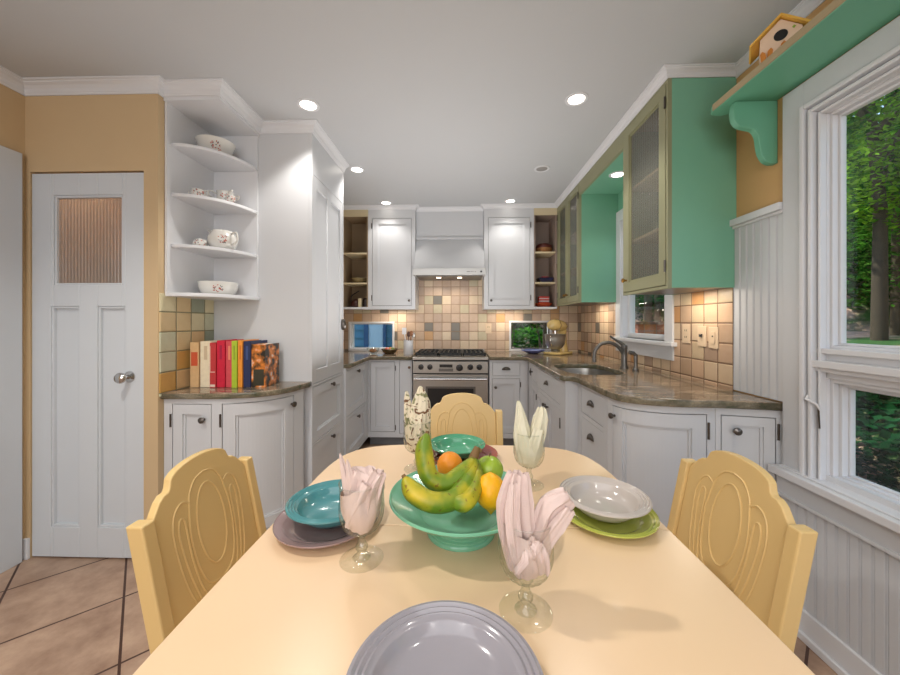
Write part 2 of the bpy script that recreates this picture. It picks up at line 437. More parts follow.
# ================================================================ ROOM
ZC = 2.54; XR = 1.39; XL = -1.60; YB = 4.15; YP = 1.81; XLL = -2.33; YF = -2.6
def sbox(name, mat, *b, bevel=0):
    return struct(MB().box(*b).build(name, mat, bevel=bevel))
def wallholes(name, mat, axis, u0, u1, z0, z1, hs, w0, w1):
    mb = MB(); us = sorted({u0,u1}|{h[0] for h in hs}|{h[1] for h in hs})
    for a, b in zip(us, us[1:]):
        zs = sorted({z0,z1}|{h[2] for h in hs if h[0]<(a+b)/2<h[1]}|{h[3] for h in hs if h[0]<(a+b)/2<h[1]})
        for c, d in zip(zs, zs[1:]):
            if any(h[0]<(a+b)/2<h[1] and h[2]<(c+d)/2<h[3] for h in hs): continue
            if axis == 'x': mb.box(w0,w1,a,b,c,d)
            else: mb.box(a,b,w0,w1,c,d)
    return struct(mb.build(name, mat))
sbox('floor', FLOORM, -2.5, 1.55, -2.7, 4.3, -0.1, 0)
sbox('ceiling', CEIL, -2.5, 1.6, -2.75, 4.35, ZC, ZC+0.12)
sbox('wall_left', YEL, -2.48, XLL, -2.75, 4.3, 0, ZC)
wallholes('wall_pantry', YEL, 'y', XLL, -1.678, 0, ZC, [(-2.302,-1.678,-1,2.07)], YP, YP+0.1)
PW = MB(); PW.box(-1.678, XL, YP, 4.15, 0, ZC); 
struct(PW.build('wall_left', YEL)).name = 'wall_left_inner'
# jamb part between the pantry door and corner
BIGW = (-0.65, 1.408, 0.655, 2.12)      # y0,y1,z0,z1 opening
SINKW = (2.39, 3.03, 1.135, 2.13)
wallholes('wall_right', OCH, 'x', -2.7, 4.15, 0, ZC, [BIGW, SINKW], XR, XR+0.06)
BL = (-1.327+0.02, -0.80, 0.945, 1.25); BR = (0.60, 1.06, 0.945, 1.26)
wallholes('wall_back', CABW, 'y', -1.75, XR+0.16, 0, ZC, [BL, BR], YB, YB+0.15)
sbox('wall_rear', YEL, -2.48, XR+0.16, YF-0.15, YF, 0, ZC)

def trimset(i): return 'trim_%d' % i
# backsplash tile
def tileplane(name, mat, axis, u0, u1, z0, z1, hs, w0, w1): return wallholes(name, mat, axis, u0, u1, z0, z1, hs, w0, w1)
tileplane('trim_1', MBACK, 'y', -1.60, XR, 0.90, 1.95, [(BL[0]-.022,BL[1]+.022,BL[2]-.03,BL[3]+.02),(BR[0]-.022,BR[1]+.022,BR[2]-.03,BR[3]+.02)], YB-0.008, YB+0.0)
tileplane('trim_2', MRIGHT, 'x', YP+0.004, YB-0.008, 0.90, 1.46, [(2.30,3.13,1.03,2.0)], XR-0.008, XR)
tileplane('trim_3', MLEFT, 'x', YP+0.006, 2.22, 0.87, 1.42, [], XL, XL+0.008)
# crown mouldings
CS = 0.05
struct(crown([(XLL,-2.6),(XLL,YP),(XL-0.0,YP),(XL,YP+0.03),], ZC, 'trim_4', size=0.05, drop=0.065, flip=False))
struct(crown([(XR, 1.80-0.0),(XR,-2.6)], ZC, 'trim_5', size=0.035, drop=0.05))
# ---- pantry wall trim
sbox('baseboard_pantry', WHITE, XLL, -2.302, YP-0.014, YP, 0, 0.11, bevel=0.002)
sbox('baseboard_left', WHITE, XLL, XLL+0.014, -2.6, 0.45, 0, 0.11)
# casing of the opening on the left wall: stiles and head
mb = MB(); mb.box(XLL, XLL+0.022, 1.665, 1.782, 0, 2.155); mb.box(XLL, XLL+0.022, 0.45, 0.565, 0, 2.155); mb.box(XLL, XLL+0.022, 0.565, 1.665, 2.04, 2.155)
mb.box(XLL, XLL+0.004, 0.565, 1.665, 0, 2.04)
struct(mb.build('door_2', DOORW, bevel=0.003))
# ---- pantry door (door_1)
FD = Face([(-2.302, YP), (-1.678, YP)])
d1 = struct(thing('door_1', None, None, (-1.99, YP, 0))); del d1['kind']; d1['kind'] = 'structure'
mb = MB(); W = 0.624
cut = [(0.124,0.506,1.463,1.945), (0.108,0.266,0.168,1.35), (0.366,0.522,0.168,1.35)]
FD.holes(mb, 0.004, W-0.004, 0.008, 2.062, cut, -0.04, -0.004)
for h in cut[1:]: FD.box(mb, h[0]-.001, h[1]+.001, h[2]-.001, h[3]+.001, -0.03, -0.025)
slabo = mb.build('door_leaf', DOORW, d1, bevel=0.003)
mb = MB()
for h in cut:
    for (a,b,c,d) in ((h[0],h[0]+.012,h[2],h[3]),(h[1]-.012,h[1],h[2],h[3]),(h[0]+.012,h[1]-.012,h[2],h[2]+.012),(h[0]+.012,h[1]-.012,h[3]-.012,h[3])):
        FD.box(mb, a, b, c, d, -0.03, -0.009)
mb.build('panel_moulding', DOORW, d1, bevel=0.003)
mb = MB(); h = cut[0]; FD.box(mb, h[0], h[1], h[2], h[3], -0.026, -0.02); mb.build('glass_pane', RIBP, d1)
mb = MB(); M = FD.M(0.545, 0.975, -0.004)
mb.lathe([(0.0001,0),(0.03,0),(0.029,0.004),(0.012,0.008),(0.010,0.03),(0.016,0.036),(0.027,0.045),(0.029,0.056),(0.022,0.066),(0.0001,0.068)], 24, M)
mb.build('door_knob', CHROME, d1, smooth=True)
# pantry interior behind the glass: a tan back wall and shelf boards
sbox('wall_pantry_back', paint('pantry interior paint', (175,120,84), 0.8), XLL, -1.68, 2.5, 2.56, 0, ZC)
o = MB().box(XLL, -1.68, 2.2, 2.5, 1.66, 1.685).build('pantry_shelf', WHITE); tag(o, 'shelf board inside the pantry behind the ribbed glass of the narrow door', 'shelf')
L = bpy.data.lights.new('pantry_glow_fill','POINT'); L.energy=7; L.color=(1,.76,.58); L.shadow_soft_size=.05; lo=bpy.data.objects.new('pantry_glow_fill',L); C.objects.link(lo); lo.location=(-2.12,2.08,2.2)  # added unseen lamp, gives the pantry glass its warm brown glow

# ---- right wall: beadboard, chair rail cap, wainscot
def beads(name, y0, y1, z0, z1, x, pitch=0.038, dirn=-1):
    mb = MB(); y = y0; n = max(1, round((y1-y0)/pitch)); p = (y1-y0)/n; th = 0.012
    poly = [(x, y0)]
    for i in range(n):
        a = y0+i*p
        poly += [(x-th+0.005, a+0.0001), (x-th, a+0.004), (x-th, a+p-0.008), (x-th+0.005, a+p-0.006), (x-th-0.001, a+p-0.003)]
    poly += [(x, y1)]
    mb.ext(poly, lambda a, b, t: (a, b, z0+(z1-z0)*t)); return struct(mb.build(name, CABW))
beads('trim_6', 1.525, 1.806, 0.925, 1.745, XR)
mb = MB(); mb.box(XR-0.035, XR, 1.528, 1.812, 1.745, 1.778); mb.box(XR-0.022, XR, 1.528, 1.812, 1.732, 1.745); struct(mb.build('trim_7', WHITE, bevel=0.003))
sbox('trim_13', CABW, XR-0.004, XR, 1.50, 1.60, 0.54, 0.90)
beads('trim_8', -2.58, 1.552, 0.10, 0.56, XR)
mb = MB(); mb.box(XR-0.022, XR-0.0, -2.58, 1.549, 0, 0.115); mb.box(XR-0.036, XR-0.022, -2.58, 1.549, 0, 0.03); struct(mb.build('baseboard_right', WHITE, bevel=0.004))

def ring(mb, y0, y1, z0, z1, w, x0, x1, sides='lrtb'):
    if 'l' in sides: mb.box(x0,x1,y0,y0+w,z0,z1)
    if 'r' in sides: mb.box(x0,x1,y1-w,y1,z0,z1)
    a = y0+w if 'l' in sides else y0; b = y1-w if 'r' in sides else y1
    if 't' in sides: mb.box(x0,x1,a,b,z1-w,z1)
    if 'b' in sides: mb.box(x0,x1,a,b,z0,z0+w)
# ---- big double window (window_1): fixed upper light over awning lower light
w1 = thing('window_1', None, None, (XR, 0.4, 0.6)); w1['kind'] = 'structure'
mb = MB(); Y0, Y1 = -0.755, 1.528
Z1 = 2.222
mb.box(XR-0.02, XR, Y1-0.09, Y1, 0.62, Z1); mb.box(XR-0.02, XR, Y0, Y0+0.09, 0.62, Z1); mb.box(XR-0.02, XR, Y0+0.09, Y1-0.09, Z1-0.1, Z1)
mb.build('casing_board', CABW, w1, bevel=0.002)
mb = MB()
prof = [(0.018,1.352,1.395),(0.010,1.375,1.395),(0.014,1.358,1.40),(0.008,1.385,1.42),(0.010,1.375,1.43)]
y0, y1, z1 = Y0+0.09, Y1-0.09, Z1-0.1; Y1b = y1
for w, x0, x1 in prof:
    ring(mb, y0, y1, 0.64, z1, w, x0, x1, 'lrt'); y0 += w; y1 -= w; z1 -= w
mb.build('casing_moulding', WHITE, w1, bevel=0.004)
# y1 is now about 1.351
OY0, OY1, OZ1 = y0, y1, z1
mb = MB(); ring(mb, OY0-0.02, OY1+0.02, 1.06, OZ1+0.02, 0.022, 1.40, 1.452, 'lrt'); ring(mb, OY0-0.02, OY1+0.02, 0.66, 1.10, 0.022, 1.40, 1.470, 'lrb')
mb.build('jamb', WHITE, w1)
mb = MB(); ring(mb, OY0, OY1, 1.165, OZ1, 0.012, 1.41, 1.448); ring(mb, OY0+0.0115, OY1-0.0115, 1.177, OZ1-0.012, 0.010, 1.43, 1.452)
mb.build('upper_sash', WHITE, w1, bevel=0.002)
mb = MB(); mb.box(1.44,1.446,OY0+0.02,OY1-0.02,1.185,OZ1-0.02); mb.build('upper_pane', GLASSW, w1)
mb = MB()
for z0, z1_, x0 in ((1.145,1.166,1.38),(1.118,1.146,1.398),(1.092,1.119,1.362),(1.075,1.093,1.376),(1.05,1.076,1.40)):
    mb.box(x0,1.475,OY0-0.03,OY1+0.03,z0,z1_)
mb.build('middle_rail', WHITE, w1, bevel=0.003)
mb = MB(); ring(mb, OY0, OY1, 0.662, 1.05, 0.014, 1.41, 1.455); ring(mb, OY0+0.014, OY1-0.014, 0.676, 1.036, 0.012, 1.43, 1.465); ring(mb, OY0+0.0255, OY1-0.0255, 0.6875, 1.0245, 0.008, 1.452, 1.472)
mb.build('lower_sash', WHITE, w1, bevel=0.002)
mb = MB(); mb.box(1.462,1.467,OY0+0.03,OY1-0.03,0.69,1.02); mb.build('lower_pane', GLASSW, w1)
mb = MB(); mb.box(1.325,1.485,Y0-0.03,Y1+0.02,0.625,0.655); mb.box(1.35,1.42,Y0-0.01,Y1,0.655,0.662); mb.build('stool', WHITE, w1, bevel=0.004)
mb = MB(); mb.box(1.362,XR,Y0,1.548,0.54,0.625); mb.box(1.355,XR,Y0,1.548,0.53,0.545); mb.build('apron', CABW, w1, bevel=0.003)
# casement lock lever on the lower left jamb
mb = MB(); mb.tube([(1.37,1.415,0.985),(1.350,1.405,0.965),(1.362,1.375,0.95),(1.37,1.372,0.93)], [0.004,0.006,0.005,0.004], 8)
mb.build('lock_lever', WHITE, w1, smooth=True)
mb = MB(); mb.tube([(1.366,1.375,0.948),(1.37,1.374,0.86)], 0.003, 6); mb.build('lever_slot', PEWTER, w1)
# crank operator
mb = MB(); mb.box(1.36,1.41,1.02,1.10,0.662,0.685); mb.tube([(1.37,1.10,0.68),(1.345,1.06,0.70),(1.345,0.98,0.70)], [0.012,0.01,0.009], 10); mb.build('crank', WHITE, w1, smooth=True)
# printed maker's strip on the bottom rail
mb = MB(); mb.box(1.4085,1.4102,1.135,1.185,0.664,0.674); mb.box(1.4085,1.4102,1.195,1.203,0.664,0.673); mb.box(1.4085,1.4102,1.215,1.245,0.668,0.671); mb.box(1.4085,1.4102,1.255,1.258,0.665,0.673)
mb.build('printed_mark', BLACK, w1)

# ---- sink window (window_2)
w2 = thing('window_2', None, None, (XR, 2.7, 1.1)); w2['kind'] = 'structure'
y0,y1,z0,z1 = 2.30,3.13,1.135,2.225
mb = MB(); mb.box(XR-.02,XR,y0,y0+.09,z0,z1); mb.box(XR-.02,XR,y1-.09,y1,z0,z1); mb.box(XR-.02,XR,y0+.09,y1-.09,z1-.095,z1); mb.build('casing_board', WHITE, w2, bevel=.003)
mb = MB(); ring(mb, 2.38,3.04,1.12,2.14,.012,1.385,1.48,'lrtb'); mb.build('jamb', WHITE, w2)
mb = MB(); ring(mb, 2.39,3.03,1.135,2.13,.04,1.43,1.475); mb.box(1.43,1.475,2.43,2.99,1.61,1.64); mb.build('sash', WHITE, w2, bevel=.003)
mb = MB(); mb.box(1.45,1.456,2.425,2.995,1.17,2.095); mb.build('pane', GLASSW, w2)
mb = MB(); mb.box(1.345,1.44,2.27,3.16,1.108,1.135); mb.build('stool', WHITE, w2, bevel=.004)
mb = MB(); mb.box(1.372,XR,2.30,3.13,1.015,1.108); mb.build('apron', CABW, w2, bevel=.002)

# ---- two small windows in the back splash
for i,(b,nm) in enumerate(((BL,'window_3'),(BR,'window_4'))):
    w = thing(nm, None, None, ((b[0]+b[1])/2, YB, b[2])); w['kind'] = 'structure'
    mb = MB(); t = .022
    mb.box(b[0]-t,b[0],YB-.02,YB,b[2]-.02,b[3]+.02); mb.box(b[1],b[1]+t,YB-.02,YB,b[2]-.02,b[3]+.02); mb.box(b[0],b[1],YB-.02,YB,b[3],b[3]+.02); mb.box(b[0],b[1],YB-.03,YB,b[2]-.025,b[2]+.004)
    mb.build('casing_board', WHITE, w, bevel=.002)
    mb = MB()
    for (a,bb,c,d) in ((b[0],b[0]+.012,b[2],b[3]),(b[1]-.012,b[1],b[2],b[3]),(b[0]+.012,b[1]-.012,b[3]-.012,b[3]),(b[0]+.012,b[1]-.012,b[2],b[2]+.014)): mb.box(a,bb,YB+.03,YB+.06,c,d)
    mb.build('sash', WHITE if i==0 else STEELD, w)
    mb = MB(); mb.box(b[0]+.01,b[1]-.01,YB+.042,YB+.046,b[2]+.01,b[3]-.01); mb.build('pane', GLASSW, w)

# ================================================================ CABINETS
def carcass(par, poly, z0, z1, mat=None, name='carcass'):
    return MB().prism(poly, z0, z1).build(name, mat or CABW, par)
def frame(F, par, u0, u1, z0, z1, hs, mat=None, name='face_frame'):
    mb = MB(); F.holes(mb, u0, u1, z0, z1, hs, -0.02, 0); mb.build(name, mat or CABW, par)
    mb = MB()
    for h in hs: F.box(mb, h[0], h[1], h[2], h[3], -0.024, -0.0195)
    return mb.build('gap_shadow', GAP, par)
ZT = 0.885  # underside of counters
# --- back left base
t = thing('base_cabinet', 'white base cabinet left of the range with one wide and one narrow door', 'cabinet', (-0.7, 3.52, 0), group=None)
FB = Face([(-0.93, 3.52), (-0.485, 3.52)])
carcass(t, [(-0.93,3.541),(-0.485,3.541),(-0.485,4.14),(-0.93,4.14)], 0.10, ZT)
hs = [(0.02,0.272,0.155,0.865),(0.317,0.437,0.14,0.88)]
frame(FB, t, 0, 0.445, 0.10, ZT, hs)
d = shaker(FB, t, *hs[0]); hinge(FB, 0.278, 0.80, d); hinge(FB, 0.278, 0.2, d)
d = slab(FB, t, *hs[1], name='narrow_door'); knob(FB, 0.42, 0.81, d, mat=paint('brown knob', (110,84,66), .4), r=0.014)
MB().box(-0.93,-0.485,3.60,3.62,0,0.10).build('toe_kick', TOE, t)
# --- back right base
t = thing('base_cabinet', 'white base cabinet right of the range with a drawer over a small door', 'cabinet', (0.47, 3.52, 0))
FB = Face([(0.295, 3.52), (0.68, 3.52)])
carcass(t, [(0.295,3.541),(0.68,3.541),(0.68,4.14),(0.295,4.14)], 0.10, ZT)
hs = [(0.03,0.305,0.725,0.86),(0.03,0.305,0.15,0.70)]
frame(FB, t, 0, 0.385, 0.10, ZT, hs)
d = slab(FB, t, *hs[0]); cup(FB, 0.167, 0.795, d)
d = shaker(FB, t, *hs[1]); knob(FB, 0.06, 0.615, d); hinge(FB, 0.31, 0.64, d); hinge(FB, 0.31, 0.2, d)
MB().box(0.295,0.68,3.60,3.62,0,0.10).build('toe_kick', TOE, t)
# --- sink base (face X=.68)
t = thing('sink_base_cabinet', 'white sink base cabinet that stands forward of its neighbours under the sink', 'cabinet', (0.7, 2.9, 0))
FS = Face([(0.68, 3.50), (0.68, 2.28)])
mb = MB()
for bx in ((0.701,1.38,2.281,2.30,0.1,ZT),(0.701,1.38,3.48,3.50,0.1,ZT),(1.36,1.38,2.30,3.48,0.1,ZT),(0.701,1.36,2.30,3.48,0.1,0.12)): mb.box(*bx)
mb.build('carcass', CABW, t)
hs = [(0.13,0.36,0.72,0.865),(0.38,1.10,0.70,0.865),(0.13,0.36,0.14,0.69),(0.38,0.735,0.14,0.67),(0.745,1.10,0.14,0.67)]
frame(FS, t, 0, 1.22, 0.10, ZT, hs)
d = slab(FS, t, *hs[0]); knob(FS, 0.2, 0.80, d)
d = slab(FS, t, *hs[1], name='false_drawer_front'); cup(FS, 0.74, 0.785, d)
d = shaker(FS, t, *hs[2]); hinge(FS, 0.125, 0.79, d, h=0.07)
d = shaker(FS, t, *hs[3]); knob(FS, 0.70, 0.61, d); hinge(FS, 0.37, 0.6, d)
d = shaker(FS, t, *hs[4]); knob(FS, 0.78, 0.61, d); hinge(FS, 1.105, 0.58, d, h=0.07)
MB().box(0.74,0.76,2.30,3.50,0,0.10).build('toe_kick', TOE, t)
# --- drawer base (face X=.76)
t = thing('drawer_base_cabinet', 'white three-drawer base cabinet with cup pulls, between sink base and curved corner', 'cabinet', (0.8, 2.05, 0))
FDr = Face([(0.76, 2.28), (0.76, 1.83)])
carcass(t, [(0.781,2.28),(0.781,1.83),(1.38,1.83),(1.38,2.28)], 0.0, ZT)
hs = [(0.06,0.40,0.705,0.865),(0.06,0.40,0.42,0.68),(0.06,0.40,0.12,0.395)]
frame(FDr, t, 0, 0.45, 0.0, ZT, hs)
for h in hs: d = slab(FDr, t, *h); cup(FDr, 0.23, (h[2]+h[3])/2+0.005 if h[2]>.7 else h[3]-0.085, d)
# --- curved corner cabinet
cp = catmull([(0.76,1.827),(0.785,1.72),(0.86,1.655),(0.98,1.617),(1.15,1.612)], 10)
t = thing('curved_corner_cabinet', 'white corner base cabinet with one large bowed door, left of the small straight door', 'cabinet', (1.0, 1.7, 0))
FC = Face(cp); LC = FC.L
inner = [tuple(FC.at(LC*i/24, -0.021)[0]) for i in range(25)]
carcass(t, inner + [(1.15,1.822),(0.785,1.822)], 0.0, ZT)
hs = [(0.045,LC-0.035,0.09,0.85)]
frame(FC, t, 0, LC, 0.0, ZT, hs)
d = shaker(FC, t, *hs[0], name='bowed_door', st=0.062); knob(FC, 0.062, 0.80, d); hinge(FC, LC-0.03, 0.775, d, h=0.075); hinge(FC, LC-0.03, 0.2, d, h=0.075)
t = thing('base_cabinet', 'narrow white end cabinet with one small straight door beside the big window', 'cabinet', (1.27, 1.612, 0))
FE = Face([(1.151,1.611),(1.387,1.553)])
carcass(t, [(1.156,1.631),(1.388,1.575),(1.388,1.829),(1.156,1.829)], 0.0, ZT)
hs = [(0.02,0.226,0.09,0.85)]
frame(FE, t, 0, 0.2425, 0.0, ZT, hs)
d = shaker(FE, t, *hs[0], st=0.04); knob(FE, 0.075, 0.785, d, r=0.017); hinge(FE, 0.233, 0.79, d, h=0.07); hinge(FE, 0.233, 0.2, d, h=0.07)
# --- right counter with sink cut out
cc = catmull([(0.735,2.05),(0.742,1.80),(0.765,1.695),(0.85,1.625),(0.98,1.588),(1.15,1.576)], 8)
step = catmull([(0.655,2.36),(0.66,2.275),(0.71,2.262),(0.732,2.20)], 5)
edge = [(0.295,4.139),(0.295,3.495),(0.62,3.495),(0.655,3.44)] + step + cc + [(1.389,1.531),(1.387,1.62),(1.378,1.70),(1.378,4.139)]
scx, scy, sa, sb = 0.935, 2.62, 0.20, 0.30
hole = [(scx + sa*math.copysign(abs(cos(a))**0.62, cos(a)), scy + sb*math.copysign(abs(sin(a))**0.62, sin(a))) for a in [2*pi*i/48 for i in range(48)]]
o = curve_slab('stone_countertop', [edge, hole], ZT, 0.92, GRAN, None, 0.006)
tag(o, 'L-shaped green brown stone countertop holding the sink, curved at its near end', 'countertop')
o = curve_slab('stone_countertop', [[(-1.59,2.84),(-1.59,4.139),(-0.488,4.139),(-0.488,3.495),(-0.90,3.495),(-0.905,3.47),(-0.905,2.84)]], ZT, 0.92, GRAN, None, 0.006)
tag(o, 'brown stone countertop left of the range, below the small blue-lit window', 'countertop')
# sink bowl
t = thing('kitchen_sink', 'oval stainless steel undermount sink set in the stone countertop', 'sink', (scx, scy, 0.9))
mb = MB(); rings = []; vs = []; fs = []
for k,(s_, z) in enumerate(((1.03,0.8845),(1.0,0.8845),(0.985,0.84),(0.96,0.74),(0.85,0.71),(0.2,0.70),(0.1,0.70))):
    for (x,y) in hole: vs.append((scx+(x-scx)*s_, scy+(y-scy)*s_, z))
for k in range(6):
    for i in range(48): fs.append((k*48+i, k*48+(i+1)%48, (k+1)*48+(i+1)%48, (k+1)*48+i))
mb.add(vs, fs); mb.build('basin', STEEL, t, smooth=True)
mb = MB(); mb.lathe([(0.0001,0.704),(0.03,0.704),(0.042,0.707),(0.042,0.698)], 24, Matrix.Translation((scx,scy,0))); mb.build('drain', CHROME, t, smooth=True)
# faucet
t = thing('kitchen_faucet', 'brushed steel arched faucet with top lever, behind the sink', 'faucet', (1.23, 2.66, 0.92))
mb = MB(); mb.lathe([(0.0001,0.9205),(0.03,0.9205),(0.03,0.93),(0.022,0.94),(0.021,1.06),(0.023,1.065),(0.022,1.09),(0.0001,1.098)], 24, Matrix.Translation((1.23,2.66,0))); mb.build('body', STEELD, t, smooth=True)
pts = catmull([(1.225,2.66,1.02),(1.19,2.66,1.075),(1.13,2.66,1.11),(1.06,2.66,1.10),(1.015,2.66,1.05),(1.008,2.66,0.985)], 8)
mb = MB(); mb.tube(pts, 0.013, 14); mb.tube([(1.008,2.66,0.99),(1.008,2.66,0.965)], 0.016, 14); mb.build('spout', STEELD, t, smooth=True)
mb = MB(); mb.tube([(1.228,2.66,1.09),(1.20,2.66,1.112),(1.16,2.66,1.135),(1.125,2.66,1.16)], [0.014,0.011,0.008,0.007], 12); mb.build('lever_handle', STEELD, t, smooth=True)
t = thing('side_sprayer', 'slim steel side sprayer standing right of the arched faucet', 'sprayer', (1.245, 2.52, 0.92))
mb = MB(); mb.lathe([(0.0001,0.9205),(0.022,0.9205),(0.022,0.932),(0.012,0.94),(0.011,0.98),(0.013,1.01),(0.010,1.04),(0.0001,1.045)], 18, Matrix.Translation((1.245,2.52,0))); mb.build('body', STEELD, t, smooth=True)
mb = MB(); mb.tube([(1.25,2.52,1.025),(1.23,2.52,1.045),(1.20,2.52,1.05)], [0.011,0.013,0.014], 12); mb.build('spray_head', STEELD, t, smooth=True)

# --- tall pantry cabinet on the left
t = thing('tall_cabinet', 'floor-to-ceiling white cabinet with a two-panel door over two deep panelled drawers', 'cabinet', (-1.27, 2.53, 0))
carcass(t, [(-1.595,2.223),(-0.971,2.223),(-0.971,2.828),(-1.595,2.828)], 0.0, ZC-0.001)
FT = Face([(-0.95,2.223),(-0.95,2.828)])
hs = [(0.02,0.585,0.86,2.225),(0.02,0.585,0.475,0.845),(0.02,0.585,0.10,0.46)]
frame(FT, t, 0, 0.605, 0.0, ZC-0.001, hs)
mb = MB(); u0,u1,z0,z1 = 0.023,0.582,0.863,2.222
panels = [(0.075,0.27,0.95,2.15),(0.33,0.53,0.95,2.15)]
FT.holes(mb, u0, u1, z0, z1, panels, -0.018, -0.001)
for p in panels: FT.box(mb, p[0]-.001,p[1]+.001,p[2]-.001,p[3]+.001,-0.018,-0.012)
d = mb.build('door', CABW, t, bevel=0.002)
mb = MB(); M = FT.M(0.565, 1.245, 0); mb.lathe([(0.0001,0),(0.03,0.0),(0.034,0.012),(0.024,0.03),(0.0001,0.036)], 20, M @ Matrix.Diagonal((0.55,1.35,1,1))); mb.build('oval_pull', PEWTER, d, smooth=True)
for h in hs[1:]:
    d = shaker(FT, t, *h, name='drawer', st=0.06); knob(FT, 0.335, h[3]-0.035, d, r=0.016)
# --- left base drawers behind it
t = thing('drawer_base_cabinet', 'white base cabinet with two panelled drawers on the left run beyond the tall cabinet', 'cabinet', (-1.2, 3.1, 0))
carcass(t, [(-1.595,2.83),(-0.951,2.83),(-0.951,4.14),(-1.595,4.14)], 0.10, ZT)
FL = Face([(-0.93,2.83),(-0.93,3.52)])
hs = [(0.03,0.60,0.48,0.865),(0.03,0.60,0.12,0.455)]
frame(FL, t, 0, 0.69, 0.10, ZT, hs)
for h in hs: d = shaker(FL, t, *h, name='drawer', st=0.06); knob(FL, 0.31, h[3]-0.04, d, r=0.016)
MB().box(-1.02,-1.0,2.83,3.62,0,0.10).build('toe_kick', TOE, t)

# --- small curved cabinet at the left
ce = catmull([(-1.33,1.845),(-1.24,1.86),(-1.12,1.915),(-1.03,2.02),(-0.982,2.16)], 8)
t = thing('curved_corner_cabinet', 'small white base cabinet with a bowed door under the row of cookbooks', 'cabinet', (-1.3, 2.0, 0))
FQ = Face([(-1.598,1.845),(-1.50,1.845),(-1.40,1.845)] + ce); LQ = FQ.L
inner = [tuple(FQ.at(LQ*i/40, -0.021)[0]) for i in range(41)]
carcass(t, inner + [(-1.0,2.221),(-1.597,2.221)], 0.0, 0.852)
hs = [(0.045,0.262,0.10,0.825),(0.315,LQ-0.075,0.10,0.825)]
frame(FQ, t, 0, LQ, 0.0, 0.852, hs)
d = shaker(FQ, t, *hs[0], st=0.052); knob(FQ, 0.222, 0.742, d, r=0.017); hinge(FQ, 0.038, 0.735, d, h=0.07); hinge(FQ, 0.038, 0.2, d, h=0.07)
d = shaker(FQ, t, *hs[1], st=0.062, name='bowed_door'); knob(FQ, LQ-0.095, 0.775, d, r=0.017); hinge(FQ, 0.308, 0.735, d, h=0.07); hinge(FQ, 0.308, 0.2, d, h=0.07)
ct = catmull([(-1.45,1.825),(-1.25,1.838),(-1.10,1.89),(-1.0,2.0),(-0.953,2.19)], 8)
o = curve_slab('stone_countertop', [[(-1.598,2.222),(-1.598,1.822)] + ct + [(-0.953,2.222)]], 0.853, 0.885, GRAN, None, 0.006)
tag(o, 'small quarter-round stone countertop carrying the cookbooks beside the narrow door', 'countertop')

# --- open corner shelf unit on left
t = thing('corner_shelf_unit', 'white open corner shelf unit with curved shelves on the wall above the cookbooks', 'shelf', (-1.45, 2.1, 1.41))
mb = MB(); mb.box(-1.598,-1.586,1.85,2.222,1.425,2.46); mb.build('side_panel', WHITE, t)
mb = MB(); mb.box(-1.586,-1.30,2.210,2.222,1.425,2.46); mb.build('back_panel', WHITE, t)
mb = MB(); mb.box(-1.598,-1.289,1.842,2.222,2.46,ZC-0.001); mb.build('top_box', WHITE, t)
def qshelf(z, t_=0.018, rx=0.285, ry=0.335, x0=-1.586, y0=2.21):
    poly = [(x0, y0)] + [(x0 + rx*sin(a), y0 - ry*cos(a)) for a in [pi/2*i/16 for i in range(17)]]
    o = curve_slab('curved_shelf', [poly], z-t_, z, WHITE, t, 0.002); return o
for z in (2.25,1.975,1.695): qshelf(z)
poly = [(-1.598,2.222),(-1.598,1.85)] + [(-1.586+0.296*sin(a)**0.8, 2.2-0.36*cos(a)**0.8) for a in [pi/2*i/16 for i in range(17)]] + [(-1.29,2.222)]
curve_slab('bottom_shelf', [poly], 1.405, 1.425, WHITE, t, 0.002)
struct(crown([(-1.597,1.842),(-1.289,1.842),(-1.289,2.223),(-0.95,2.223),(-0.95,2.828)], ZC, 'trim_9', size=0.05, drop=0.06))

# --- upper cabinets on the back wall
def upper(x0, x1, label, kx, hx):
    t = thing('wall_cabinet', label, 'cabinet', ((x0+x1)/2, 3.82, 1.42))
    carcass(t, [(x0,3.841),(x1,3.841),(x1,4.139),(x0,4.139)], 1.41, ZC-0.002)
    F = Face([(x0,3.82),(x1,3.82)]); w = x1-x0
    h = (0.045,w-0.04,1.445,2.405); frame(F, t, 0, w, 1.405, ZC-0.002, [h])
    d = shaker(F, t, *h, st=0.06); knob(F, kx, 1.50, d, r=0.014); hinge(F, hx, 2.32, d, h=0.06); hinge(F, hx, 1.53, d, h=0.06)
    return t
upper(-1.01,-0.49,'white panelled wall cabinet left of the range hood',0.455,0.04)
upper(0.262,0.80,'white panelled wall cabinet right of the range hood',0.075,0.505)
struct(crown([(-1.60,3.82),(-0.49,3.82),(-0.49,3.90),(0.262,3.90),(0.262,3.82),(1.05,3.82),(1.05,1.80),(1.388,1.80)], ZC, 'trim_10', size=0.04, drop=0.042, flip=False))
def openshelf(x0, x1, label, mat):
    t = thing('open_shelf_unit', label, 'shelf', ((x0+x1)/2, 3.82, 1.42))
    mb = MB(); mb.box(x0,x1,4.12,4.139,1.41,2.47); mb.box(x0,x0+.015,3.825,4.12,1.425,2.47); mb.box(x1-.015,x1,3.825,4.12,1.425,2.47); mb.box(x0+.015,x1-.015,3.825,4.12,2.43,2.47); mb.build('carcass', mat, t)
    mb = MB(); mb.box(x0,x1,3.82,4.12,1.41,1.43); mb.build('bottom_shelf', WHITE, t)
    for z in (2.03,1.70):
        mb = MB(); mb.box(x0+.015,x1-.015,3.822,4.12,z-.018,z); mb.build('shelf_board', TANS, t, bevel=.003)
    mb = MB(); mb.box(x0,x1,3.815,3.83,2.425,ZC-.002); mb.build('top_rail', TANS, t)
    return t
